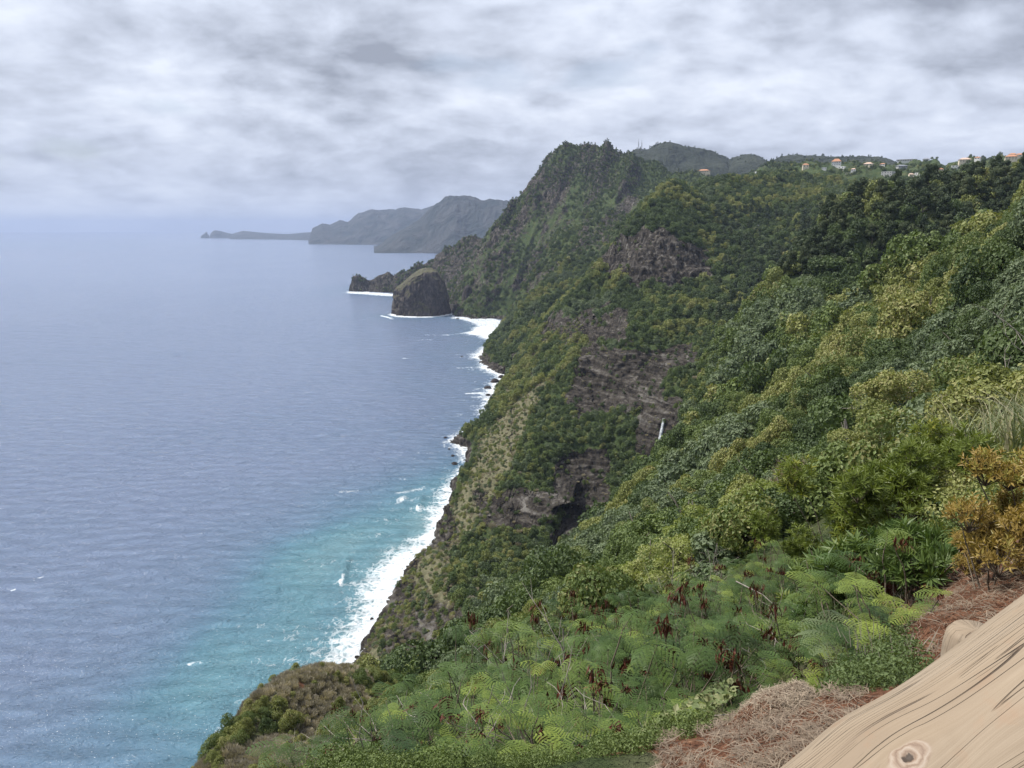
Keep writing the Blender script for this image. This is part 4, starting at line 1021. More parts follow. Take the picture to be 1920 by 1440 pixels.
FM2 = [(740,1400,'at the lower left corner of the thicket'), (850,1350,'beside the upright bare branch'), (900,1420,'at the bottom edge left of the leaning branch'), (1000,1340,'left of the leaning bare branch'), (1050,1410,'at the bottom edge near the leaning branch'), (1120,1330,'just above the brambles'), (1200,1310,'above the long dead branch'), (1220,1400,'below the long dead branch'), (1300,1370,'left of the soil mound')]
spots = []; tries = 0
while len(spots) < 84 and tries < 6000:
    tries += 1
    px = _r.uniform(850, 1735); r = _r.uniform(5.2, 16)
    if px > 1480 and r > 9: continue
    e = float(np.interp(px, envx, envy)); py = _r.uniform(e, min(e+230, 1400))
    g = ground_at(px, r, py); h = P(px, py, r).z-g.z
    gx, gy, _ = proj(g.x, g.y, g.z)
    if h < .8 or h > 2.3 or (px > 1330 and gy > 1320) : continue
    a = azim(px, py); x, y = g.x, g.y
    if any((x-q[0])**2+(y-q[1])**2 < (.072*r)**2 for q in spots): continue
    spots.append((x, y)); 
    zone = min(FM, key=lambda m: (m[0]-px)**2+(m[1]-py)**2)[2]; lb = '%s feathery shrub %s' % ('tall' if h > 1.7 else 'small' if h < 1.15 else 'green', zone)
    put_fs(px, py, r, _r.randrange(4), lb, lb, _r.uniform(0, 6.28))

n2 = 0; tries = 0
while n2 < 34 and tries < 3000:
    tries += 1; px = _r.uniform(690, 1320); r = _r.uniform(3.9, 6.6); py = _r.uniform(1300, 1420); g = ground_at(px, r, py); h = P(px, py, r).z-g.z
    if h < .35 or h > 1.3 or any((g.x-q[0])**2+(g.y-q[1])**2 < (.07*r)**2 for q in spots): continue
    spots.append((g.x, g.y)); n2 += 1; zone = min(FM2, key=lambda m: (m[0]-px)**2+(m[1]-py)**2)[2]; lb = 'low feathery shrub '+zone
    put_fs(px, py, r, _r.randrange(4), lb, lb, _r.uniform(0, 6.28), hmin=.35)
for i, (px, py, r) in enumerate([(1600,1215,5.4),(1650,1200,5.5),(1700,1190,5.7),(1625,1255,4.9),(1675,1235,5.0),(1560,1250,5.2)]):
    put_fs(px, py, r, i, ['feathery shrub just right of the fern', 'feathery shrub midway between fern and post end', 'feathery shrub at the edge of the litter near the post end', 'low feathery shrub touching the right side of the fern', 'low feathery shrub closest to the rail', 'low feathery shrub left of the fern behind the soil mound'][i], hmin=.4)
# lance-leaved shrubs
def lance_shrub(seed, mat, ntip=200, per=11, ll=.085, lw=.011, rx=.75, h=1.0, up=.5, stemcol=None, ball=False):
    rng = np.random.default_rng(seed); chains = []; parts = []
    cen = []
    for i in range(9):
        a = rng.uniform(0, 6.283); q = rx*rng.uniform(.15, .75); cen.append((q*math.cos(a), q*math.sin(a), h*rng.uniform(.2, .8), rng.uniform(.22, .36)*rx))
        chains.append(wander((rng.normal(0, .06), rng.normal(0, .06), -.25), (cen[-1][0], cen[-1][1], cen[-1][2]+.1), 1.1*math.hypot(q, cen[-1][2]+.25), .012, .004, 6, rng, .2))
    for i in range(ntip):
        c = cen[rng.integers(0, 9)]; d0 = rng.normal(0, 1, 3); d0[2] = abs(d0[2])*.9-.15; d0 /= np.linalg.norm(d0)
        tip = np.array(c[:3])+d0*np.array([1, 1, .9])*c[3]*rng.uniform(.55, 1.15)
        ax = d0+np.array([0, 0, up]); ax /= np.linalg.norm(ax); n = per
        th = np.arange(n)*2.4; s1 = np.cross(ax, [.3, .2, 1.]); s1 /= np.linalg.norm(s1)+1e-9; s2 = np.cross(ax, s1)
        spread = rng.uniform(.5, 1.0)
        d = ax[None]*(.9-.5*np.linspace(1, 0, n)[:, None]) + spread*(np.cos(th)[:, None]*s1+np.sin(th)[:, None]*s2); d /= np.linalg.norm(d, axis=1, keepdims=True)
        b = tip[None]-ax[None]*np.linspace(.06, 0, n)[:, None]
        tone = rng.uniform(0, 1)
        parts.append(blades(b, d, ll*rng.uniform(.7, 1.2, n), lw*np.ones(n), np.tile(ax, (n, 1))+rng.normal(0, .1, (n, 3)), .3, np.clip(tone*.7+rng.uniform(0, .4, n), 0, 1), rng))
        if i % 3 == 0: chains.append([(c[0], c[1], c[2]-c[3]*.8, .005), (*tip, .0025)])
    v, f, a = join_np(parts)
    return tubes_mesh('stems', chains, M_STEM, 4), mesh_np('foliage', v, f, mat, False, dict(leaf=a))
M_ORANGE = mat_leaf('orange_leaf', (.17, .115, .030), (.36, .255, .075), (.24, .25, .06), .3, 3.0, .45)
M_OLIVE = mat_leaf('olive_lance_leaf', (.055, .085, .016), (.20, .235, .045), (.30, .27, .05), .3, 1.0, .45)
M_ROS = mat_leaf('rosette_leaf', (.045, .085, .022), (.15, .20, .055), (.28, .26, .06), .25, 2.0, .45)
OR = [lance_shrub(41, M_ORANGE, 620, 8, .062, .0095, .62, .80), lance_shrub(42, M_ORANGE, 620, 8, .062, .0095, .62, .95)]
OL = [lance_shrub(51, M_OLIVE, 420, 10, .13, .016, 1.2, 1.7), lance_shrub(52, M_OLIVE, 420, 10, .13, .016, 1.15, 1.5)]
RO = [lance_shrub(61, M_ROS, 46, 16, .11, .013, .33, .38), lance_shrub(62, M_ROS, 40, 16, .12, .013, .30, .45)]
def put_sh(name, me, px, r, label, cat='shrub', group=None, sc=1.0, rz=0, pyref=1100):
    g = ground_at(px, r, pyref); root = empty(name, g, rz, sc)
    for m_ in me: link(m_.name.split('.')[0], m_, root)
    return setp(root, label, cat, group)
put_sh('orange_leaved_shrub', OR[0], 1862, 5.7, 'low orange brown leathery leaved shrub just above the log rail', sc=.74)
put_sh('orange_leaved_shrub', OR[1], 1935, 6.3, 'taller orange leaved shrub cut by the right edge of the photo', sc=.80, rz=2)
put_sh('orange_leaved_shrub', OR[0], 1835, 6.5, 'small orange shrub tip left of the larger orange shrubs', sc=.45, rz=4)
put_sh('orange_leaved_shrub', OR[1], 2010, 5.6, 'orange shrub beyond the right edge, nearest the rail', sc=.75, rz=1)
for i, (px, r, sc, rz, lb) in enumerate([(1560,13.5,1.0,0,'olive green lance leaved shrub, leftmost beside the lime bushes'), (1640,12.5,1.05,1.3,'olive yellow lance leaved shrub in the middle of its clump'),
        (1725,13.2,1.0,2.6,'olive shrub at the right of its clump beside the reeds'), (1600,16.5,1.05,4.0,'yellow tipped olive shrub behind the left of the clump'), (1690,17,1.1,5.0,'yellow tipped olive shrub behind the middle of the clump'),
        (1760,16,.9,.7,'small olive shrub tucked behind the reeds'), (1500,12.5,.7,.7,'low olive shrub behind the feathery thicket')]):
    put_sh('lance_leaved_shrub', OL[i % 2], px, r, lb, sc=sc, rz=rz)
for i in range(26):
    px = _r.uniform(1480, 1760); r = _r.uniform(7.2, 10.5)
    put_sh('rosette_plant', RO[i % 2], px, r, 'small green rosette plant below the olive shrubs', 'plant', 'rosette plants below the olive shrubs', _r.uniform(.8, 1.3), _r.uniform(0, 6))
put_sh('rosette_plant', RO[0], 1728, 6.9, 'rosette plant standing alone on the dry needle litter', 'plant', None, 1.1, 2)
put_sh('rosette_plant', RO[1], 1605, 7.4, 'large rosette plant at the edge of the needle litter', 'plant', None, 1.5, 4)

# lime bushes, pale feathery bushes, umbrella trees at middle distance
def put_crown(name, mesh, trunk, px, r, rad, label, cat, group=None, lift=.35, zsc=1.0, rz=0, py=950):
    g = ground_at(px, r, py); root = empty(name, (g.x, g.y, g.z+lift*rad), rz, rad); c = link('crown', mesh, root); c.scale = (1, 1, zsc)
    t_ = link('trunk', trunk, root); return setp(root, label, cat, group)
LM = [var('lime', 6500, .034, 81, nlobe=18, lobe=.30, openness=.6, aspect=1.5), var('lime', 6500, .034, 82, nlobe=16, lobe=.30, openness=.6, aspect=1.5)]
PALE = [dry_mesh('crown', L['straw'], 83, 3600, 1.0, .010)]
for i, (px, r, rad, lb) in enumerate([(1320,31,1.5,'lime green bush, leftmost of the bright row below the dark trees'), (1385,30,1.6,'lime green bush second from the left in the bright row'), (1450,29,1.5,'yellow lime bush in the middle of the bright row'),
      (1500,27,1.3,'lime bush beside the pale dry bush'), (1270,33,1.4,'lime green bush above the drooping red pods'), (1350,24,1.3,'lime bush just behind the tall feathery shrub'), (1230,27,1.3,'lime green bush behind the bare twigs'), (1180,30,1.2,'pale lime bush above the thicket tops'),
      (1290,22,1.2,'low lime bush between feathery shrubs'), (1420,22,1.1,'low lime bush behind the tallest feathery shrub')]):
    put_crown('lime_bush', LM[i % 2], TR0[i % 2], px, r, rad, lb, 'bush', zsc=.9, rz=i)
for i, (px, r, rad, lb) in enumerate([(1475,34,1.5,'pale silvery dry bush, left of the pair above the lime bushes'), (1525,36,1.9,'pale feathery dry bush, taller of the pair'), (1590,30,1.3,'small pale dry bush behind the olive shrubs'), (1415,37,1.2,'low greyish dry bush at the left of the pale ones')]):
    put_crown('pale_bush', PALE[0], TR0[0], px, r, rad, lb, 'bush', zsc=1.0, rz=i*2, lift=.0)
UMB = [crown_mesh('crown', L['olive'], 6000, 13, .040, 91, flat=.42, lobe=.30, openness=.5, spread=.85), crown_mesh('crown', L['olive'], 6000, 11, .040, 92, flat=.38, lobe=.32, openness=.5, spread=.85)]
def tall_trunk(seed):
    rng = np.random.default_rng(seed); ch = []
    for i in range(4):
        a = rng.uniform(0, 6.28); ch.append(wander((0, 0, -1.8), (math.cos(a)*.35, math.sin(a)*.35, 1), 2.2, .045, .02, 8, rng, .2))
        for j in range(4):
            k = ch[-1][5] if not j else ch[-1-j][6]; b = rng.uniform(0, 6.28); ch.append(wander(k[:3], (math.cos(b), math.sin(b), .7), .6, .018, .006, 5, rng, .3))
    return tubes_mesh('trunk', ch, M_TWIG, 6)
TT = [tall_trunk(5), tall_trunk(6)]
for i, (px, pyt, r, rad, lb) in enumerate([(1690,700,50,2.5,'flat topped tree, highest of the clump left of the bare sapling'), (1740,750,46,2.3,'rounded flat topped tree at the right of its clump'), (1640,760,47,2.3,'flat topped tree at the left of its clump'),
      (1600,810,42,1.6,'small low tree at the left foot of the flat topped clump'), (1760,800,40,1.5,'small tree on the slope right of the flat topped clump'), (1690,815,42,1.5,'small low tree in front of the flat topped clump')]):
    g = ground_at(px, r, pyt); top = P(px, pyt, r).z; root = empty('flat_topped_tree', (g.x, g.y, top-.7*rad), i*1.1, rad)
    link('crown', UMB[i % 2], root); t_ = link('trunk', TT[i % 2], root); setp(root, lb, 'tree')

# bare saplings and twigs
def sapling(seed, h=3.0, n=7, spread=.35, r0=.022):
    rng = np.random.default_rng(seed); ch = [wander((0, 0, -.2), (.05, .02, 1), h, r0, .006, 12, rng, .12)]
    for i in range(n):
        k = ch[0][rng.integers(3, 11)]; a = rng.uniform(0, 6.28); c = wander(k[:3], (math.cos(a)*spread*2, math.sin(a)*spread*2, 1), h*rng.uniform(.25, .5), r0*.45, .003, 8, rng, .25); ch.append(c)
        for j in range(3):
            q = c[rng.integers(3, 8)]; b = rng.uniform(0, 6.28); ch.append(wander(q[:3], (math.cos(b), math.sin(b), .9), h*.14, r0*.18, .002, 4, rng, .3))
    return tubes_mesh('bare_branches', ch, M_TWIG, 5)
for i, (px, r, h, lb) in enumerate([(1898,23,3.6,'pale bare sapling with forked branches near the right edge'), (1838,25,2.6,'thin leaning bare sapling left of the forked one'), (1780,24,1.8,'short bare twiggy sapling beside the flat topped trees'), (1060,6.5,1.5,'bare grey twigs rising out of the thicket left of the middle'),
                       (1260,15,2.2,'bare twiggy bush with a few red pods in front of the lime bushes'), (1320,15.5,2.0,'bare forked bush carrying red brown pods behind the thicket'), (940,8.5,1.6,'bare stems at the left of the thicket'), (1150,7.5,1.2,'bare twigs in the middle of the thicket')]):
    g = ground_at(px, r, 1000); o = link('bare_sapling', sapling(100+i, h, 9, .5, .012 if r < 16 else .03), loc=g); o.rotation_euler = (0, .1*(i % 3-1), i)
    setp(o, lb, 'sapling')
# fallen branches
def pathtube(name, pts, r0, r1, label, mat=M_TWIG, lift=.0):
    pp = [P(a, b, c) for a, b, c in pts]; n = len(pp); ch = [(p.x, p.y, p.z+lift, r0+(r1-r0)*i/(n-1)) for i, p in enumerate(pp)]
    return setp(link(name, tubes_mesh(name, [ch], mat, 6)), label, 'branch')
pathtube('dead_branch', [(1095,1450,4.6),(1135,1425,4.7),(1165,1400,4.8),(1200,1382,4.85),(1240,1362,4.85),(1290,1350,4.8),(1340,1342,4.7),(1392,1338,4.5)], .010, .004, 'long bare branch lying across the brambles left of the soil mound')
pathtube('dead_branch', [(1040,1440,5),(1010,1400,5.1),(975,1350,5.3),(960,1330,5.4)], .007, .003, 'bare branch leaning left at the bottom of the thicket')
pathtube('dead_branch', [(1100,1250,6.5),(1125,1285,6.3),(1150,1300,6.2),(1170,1330,6)], .009, .004, 'short curved bare branch in the middle of the thicket')
pathtube('dead_branch', [(1380,1090,8.5),(1400,1100,8.4),(1430,1115,8.3),(1452,1135,8.2)], .008, .004, 'pale bent branch showing through the right of the thicket')
pathtube('dead_branch', [(870,1440,7),(885,1400,7),(880,1360,7.1),(868,1320,7.2)], .009, .003, 'upright bare branch at the lower left corner of the thicket')

# reeds and grasses
def blade_clump(name, seed, mat, n, h, w, spread, lean=.5, seg=5):
    rng = np.random.default_rng(seed); a = rng.uniform(0, 6.283, n); rr = np.sqrt(rng.uniform(0, 1, n))*spread
    base = np.stack([rr*np.cos(a), rr*np.sin(a), np.full(n, -.05)], 1); b = rng.uniform(0, 6.283, n); H = h*rng.uniform(.5, 1.1, n); ln = lean*rng.uniform(.2, 1.3, n)
    out = []; sd = np.stack([-np.sin(b), np.cos(b), np.zeros(n)], 1); dr = np.stack([np.cos(b), np.sin(b), np.zeros(n)], 1)
    for k in range(seg+1):
        u = k/seg; c = base+dr*(H*ln*u*u)[:, None]+np.stack([0*H, 0*H, H*(u-.35*ln*u*u*u)], 1); wd = w*(1-u)**.7*(.5+.5*min(1, u*4))
        out.append((c-sd*wd, c+sd*wd))
    v = np.stack([q for pr in out for q in pr], 1); m_ = (seg+1)*2
    f = np.array([[2*k, 2*k+1, 2*k+3, 2*k+2] for k in range(seg)])[None]+(np.arange(n)*m_)[:, None, None]
    return mesh_np(name, v.reshape(-1, 3), f.reshape(-1, 4), mat, True, dict(leaf=np.repeat(rng.uniform(0, 1, n), m_)))
M_REED = mat_leaf('reed_leaf', (.09, .12, .05), (.22, .24, .12), (.36, .31, .20), .25, 1.0)
M_GRASS = mat_leaf('grass_blade', (.06, .10, .03), (.20, .24, .08), (.34, .30, .15), .3, 2.0)
RD = [blade_clump('reed_leaves', s, M_REED, 90, 1.9, .022, .45, .7) for s in (1, 2, 3)]
GR = [blade_clump('grass_leaves', s, M_GRASS, 90, .28, .003, .10, .9, 4) for s in (4, 5)]
for i in range(26):
    px = _r.uniform(1765, 2000); r = _r.uniform(13, 27)
    g = ground_at(px, r, 850); o = link('reed_clump', RD[i % 3], loc=g); o.rotation_euler = (0, 0, i*1.3); s_ = _r.uniform(.5, .85); o.scale = (s_*1.2, s_*1.2, s_)
    setp(o, 'arching pale green reed clump on the bank above the orange shrubs', 'reeds', 'reed clumps on the right bank')
def scatter_obj(name, meshes, pts, kind='stuff', seed=1, smin_=.7, smax_=1.3, mat=None):
    """one object of many little plants merged together (nobody could count them)"""
    rng = np.random.default_rng(seed); parts = []
    for (x, y, z) in pts:
        me = meshes[rng.integers(0, len(meshes))]; n = len(me.vertices); co = np.empty(n*3, np.float32); me.vertices.foreach_get('co', co); co = co.reshape(-1, 3)
        f = np.empty(len(me.loops), np.int32); me.loops.foreach_get('vertex_index', f); a_ = np.empty(n, np.float32)
        me.attributes['leaf'].data.foreach_get('value', a_)
        q = rng.uniform(0, 6.28); s = rng.uniform(smin_, smax_); c, s2 = math.cos(q)*s, math.sin(q)*s
        v = np.stack([co[:, 0]*c-co[:, 1]*s2, co[:, 0]*s2+co[:, 1]*c, co[:, 2]*s], 1)+np.array([x, y, z]); parts.append((v, f.reshape(-1, 4), a_))
    v, f, a = join_np(parts); return setp(link(name, mesh_np(name, v, f, mat or meshes[0].materials[0], False, dict(leaf=a))), kind=kind)
def ground_pts(n, pxr, rr_, seed, cond=None):
    rng = np.random.default_rng(seed); px = rng.uniform(*pxr, n*4); r = np.exp(rng.uniform(math.log(rr_[0]), math.log(rr_[1]), n*4)); a = np.array([azim(p, 1250) for p in px])
    x, y = r*np.sin(a), r*np.cos(a); z = height(x, y); qx, qy, _ = proj(x, y, z); k = np.ones(len(px), bool) if cond is None else cond(qx, qy, r)
    return list(zip(x[k][:n], y[k][:n], z[k][:n]))
scatter_obj('grass', GR, ground_pts(260, (1080, 1680), (4.2, 12), 3, lambda x, y, r: ~((x > 1370) & (y > 1290)) & ~((x > 1650) & (r < 8))), seed=3)
UG = [crown_mesh('undergrowth', L[k], 420, 6, .06, 400+i, flat=.5, openness=.7) for i, k in enumerate(('mid', 'dark', 'olive'))]
scatter_obj('undergrowth', [UG[0]], ground_pts(420, (500, 1500), (4.6, 26), 5, lambda x, y, r: ~((x > 1330) & (y > 1270))), seed=5, smin_=.14, smax_=.34)
scatter_obj('dark_undergrowth', [UG[1]], ground_pts(520, (500, 1760), (5.2, 30), 6, lambda x, y, r: ~((x > 1330) & (x < 1600) & (y > 1260)) & ~((x > 1700) & (r < 8.5))), seed=6, smin_=.16, smax_=.45)
DRYU = dry_mesh('dry', L['grey'], 75, 60, 1.0, .012)
scatter_obj('dry_undergrowth', [DRYU], ground_pts(240, (500, 1700), (4.2, 20), 7, lambda x, y, r: ~((x > 1330) & (y > 1290))), seed=7, smin_=.12, smax_=.38)
scatter_obj('low_weeds', [UG[0]], ground_pts(500, (600, 1330), (3.3, 7), 8), seed=8, smin_=.06, smax_=.16)
TW = tubes_mesh('twig', [wander((0, 0, 0), (math.cos(a), math.sin(a), .5+.3*math.sin(3*a)), .45, .0032, .001, 8, np.random.default_rng(int(a*10)), .7) for a in (0.3, 1.4, 2.6, 3.5, 4.6, 5.6)], M_TWIG, 4)
TW.attributes.new('leaf', 'FLOAT', 'POINT')
scatter_obj('dead_twigs', [TW], ground_pts(170, (700, 1480), (4.2, 10), 12, lambda x, y, r: ~((x > 1330) & (y > 1290))), seed=12, smin_=.6, smax_=1.9, mat=M_TWIG)
scatter_obj('bank_undergrowth', [UG[2]], ground_pts(600, (1540, 2300), (9, 48), 14, lambda x, y, r: ((x > 1790) & (r > 10)) | (r > 24)), seed=14, smin_=.25, smax_=.6)
scatter_obj('bank_weeds', [UG[0]], ground_pts(500, (1400, 2300), (9, 40), 15, lambda x, y, r: ((x > 1780)) | (r > 20)), seed=15, smin_=.2, smax_=.45)
scatter_obj('rail_side_undergrowth', [UG[1]], ground_pts(70, (1590, 1700), (3.2, 5.4), 16), seed=16, smin_=.08, smax_=.20)
# bramble leaves at the bottom of the thicket
BR = blade_clump('b', 9, M_ROS, 1, .1, .1, .1)
def bramble():
    rng = np.random.default_rng(9); pts = ground_pts(1500, (1090, 1380), (4.0, 6.2), 9); c = np.array(pts)+np.stack([0*np.arange(len(pts)), 0*np.arange(len(pts)), rng.uniform(.03, .38, len(pts))], 1)
    v, f = leaves_at(c, np.tile([0, -.3, 1.], (len(c), 1)), .030, .45, .75, rng)
    setp(link('bramble', mesh_np('bramble', v, f, M_OLIVEB, False, dict(leaf=np.repeat(rng.uniform(0, 1, len(c)), 4)))), kind='stuff')
M_OLIVEB = mat_leaf('bramble_leaf', (.05, .08, .028), (.16, .20, .07), (.26, .26, .13), .25, 2.0)
bramble()
# fern
def fern(seed):
    rng = np.random.default_rng(seed); parts = []
    for k in range(9):
        v, f = feather_leaf(rng, .34, 12, 7); Rm = euler_m(k*.75+rng.uniform(-.3, .3), rng.uniform(.3, .9)); parts.append((v@Rm.T, f, np.full(len(v), rng.uniform(0, 1))))
    v, f, a = join_np(parts); return mesh_np('fern', v, f, M_FERN, False, dict(leaf=a))
M_FERN = mat_leaf('fern_leaf', (.07, .105, .045), (.17, .21, .10), None, .3, 2.0)
g = ground_at(1590, 5.0, 1250); setp(link('fern', fern(3), loc=g+Vector((0, 0, .22))), 'pale green fern with arching fronds between the soil mound and the rail', 'fern')

# soil mound with dry needles, litter on the bank
def mound():
    c = P(1515, 1400, 3.3); n, m = 160, 70; u = np.linspace(0, 2*math.pi, n); v = np.linspace(0, 1, m); U, Vv = np.meshgrid(u, v)
    R = (1-Vv)*np.array(1.0); top = P(1515, 1286, 3.5).z; base = c.z-.42; H = top-base
    prof = np.clip(1-np.abs(1-Vv)**3.2, 0, 1)*(1-.25*sstep(.3, -1, np.cos(U))*(1-Vv))
    X = c.x+np.cos(U)*np.where(np.cos(U) < 0, .46, .36)*(1-Vv)*(1+.10*fbm(np.cos(U)*1.6, np.sin(U)*1.6, oct=3, seed=11)); Y = c.y+.10+np.sin(U)*.42*(1-Vv)
    Z = base+H*prof*(1-.10*np.cos(U)*(1-Vv))+.035*fbm(X*7, Y*7, Vv*2, 4, 12)+.012*fbm(X*40, Y*40, oct=3, seed=13)
    X = X+.02*fbm(X*11, Y*11, Z*11, 3, 14)
    me = mesh_np('soil_mound', np.stack([X, Y, Z], -1).reshape(-1, 3), grid_faces(m, n), M_TERR, True, dict(rock=np.zeros(n*m), dry=np.zeros(n*m), soil=np.ones(n*m)))
    setp(link('soil_mound', me), kind='structure'); return X, Y, Z
MX, MY, MZ = mound()
M_NEEDLE = mat_leaf('dry_needle', (.11, .078, .053), (.36, .285, .205), (.52, .44, .34), .1, 3.0, .6)
def straw(name, c, n_per, ln, w, seed, flat=.25):
    rng = np.random.default_rng(seed); N = len(c); a = rng.uniform(0, 6.283, N); d = np.stack([np.cos(a), np.sin(a), rng.normal(0, flat, N)], 1); L_ = (ln*rng.uniform(.4, 1.4, N))[:, None]
    s = np.stack([-np.sin(a), np.cos(a), rng.normal(0, .4, N)], 1)*w*rng.uniform(.5, 1.3, N)[:, None]; bend = np.stack([-np.sin(a), np.cos(a), 0*a], 1)*L_*rng.normal(0, .22, N)[:, None]
    up = np.array([0, 0, .006]); p0 = c-d*L_/2; p1 = c+bend+up; p2 = c+d*L_/2
    v = np.stack([p0-s*.5, p0+s*.5, p1-s, p1+s, p2-s*.4, p2+s*.4], 1).reshape(-1, 3); o = (np.arange(N)*6)[:, None]
    f = np.concatenate([o+np.array([[0, 1, 3, 2]]), o+np.array([[2, 3, 5, 4]])], 0)
    setp(link(name, mesh_np(name, v, f, M_NEEDLE, False, dict(leaf=np.repeat(rng.uniform(0, 1, N), 6)))), kind='stuff')
rg = np.random.default_rng(20); k = rg.integers(0, MX.size, 9000); mp_ = np.stack([MX.ravel()[k], MY.ravel()[k], MZ.ravel()[k]+rg.uniform(.0, .014, len(k))], 1)
qx, qy, _ = proj(mp_[:, 0], mp_[:, 1], mp_[:, 2]); mp_ = mp_[(qy < 1415+25*fbm(qx/30, qy/30, oct=2, seed=1))]
straw('needle_litter_on_mound', mp_, 1, .042, .0011, 21, .3)
pt = np.array(ground_pts(9000, (1600, 2050), (4.4, 12), 22, lambda x, y, r: (x > 1630+80*fbm(y/60, r, oct=2, seed=3)))+ground_pts(5500, (1240, 1640), (2.2, 5.0), 28, lambda x, y, r: fbm(x/40, y/25, oct=3, seed=29) > -.15)); pt[:, 2] += rg.uniform(0, .03, len(pt))
straw('needle_litter', pt, 1, .085, .0020, 23, .22)
pt = np.array(ground_pts(1500, (1080, 1370), (4.6, 6.5), 24)); pt[:, 2] += rg.uniform(0, .25, len(pt)); straw('dead_stalks', pt, 1, .16, .0018, 25, .6)
# ------------------------------------------------------------------ log rail
def mat_wood():
    m, t, b, out = mat_new('weathered_wood')
    gu = attr(t, 'gu'); gv = attr(t, 'gv'); kn = attr(t, 'knot')
    def vec(a, c, z=0.0):
        n = t.add('ShaderNodeCombineXYZ', ins={0: t.math('MULTIPLY', gu, a), 1: t.math('MULTIPLY', gv, c), 2: z}); return n.outputs[0]
    n1 = t.noise(vec(26, 1.1), 1.0, 2, .4, .15); n2 = t.noise(vec(60, 2.2, 5.0), 1.0, 3, .5, .15)
    wv1 = t.math('PINGPONG', t.math('MULTIPLY', n1, 14.0), .5); wv2 = t.math('PINGPONG', t.math('MULTIPLY', n2, 9.0), .5)
    brk = t.mapr(t.noise(vec(14, 4.0, 9.0), 1.0, 3, .6), .42, .58, .15, 1.0); brk2 = t.mapr(t.noise(vec(20, 6.0, 2.0), 1.0, 3, .6), .48, .60, 0, 1.0)
    c1 = t.math('MULTIPLY', t.mapr(wv1, .0, .042, 1, 0, True), brk); c2 = t.math('MULTIPLY', t.mapr(wv2, .0, .05, 1, 0, True), brk2)
    crack = t.math('MAXIMUM', c1, t.math('MULTIPLY', c2, .6))
    fine = t.noise(vec(420, 9.0), 1.0, 4, .6); tone = t.noise(vec(12, 2.2, 3.0), 1.0, 4, .6); blot = t.noise(vec(30, 24.0, 1.0), 1.0, 4, .6)
    col = t.ramp(tone, [(.30, (.19, .14, .095)), (.5, (.27, .21, .145)), (.70, (.32, .262, .195))])
    col = t.mix(t.mapr(fine, .36, .60, .0, .75), col, (.22, .165, .11))
    col = t.mix(t.mapr(blot, .58, .72, 0, .35), col, (.26, .15, .085))
    col = t.mix(t.math('MULTIPLY', crack, .78), col, (.085, .052, .034))
    # knot
    ring = t.math('PINGPONG', t.math('MULTIPLY', t.math('ADD', kn, t.math('MULTIPLY', t.noise(vec(90, 70), 1.0, 4, .6), .9)), 3.0), .5)
    kc = t.ramp(ring, [(0, (.17, .115, .08)), (.2, (.24, .175, .125)), (.5, (.31, .25, .195))])
    col = t.mix(t.mapr(kn, .20, .42, 0, 1, True), col, kc)
    col = t.mix(t.mapr(t.math('ADD', kn, t.math('MULTIPLY', t.noise(vec(200, 120), 1.0, 4, .7), .5)), .98, 1.08, 0, 1, True), col, (.05, .035, .025))
    t.l.new(col, b.inputs['Base Color']); b.inputs['Roughness'].default_value = .62; b.inputs['Specular IOR Level'].default_value = .3
    h = t.math('SUBTRACT', t.math('ADD', t.math('MULTIPLY', fine, .10), t.math('MULTIPLY', n1, .5)), t.math('MULTIPLY', crack, 1.0))
    bump(t, b, h, .004); return m
M_WOOD_LOG = mat_wood()
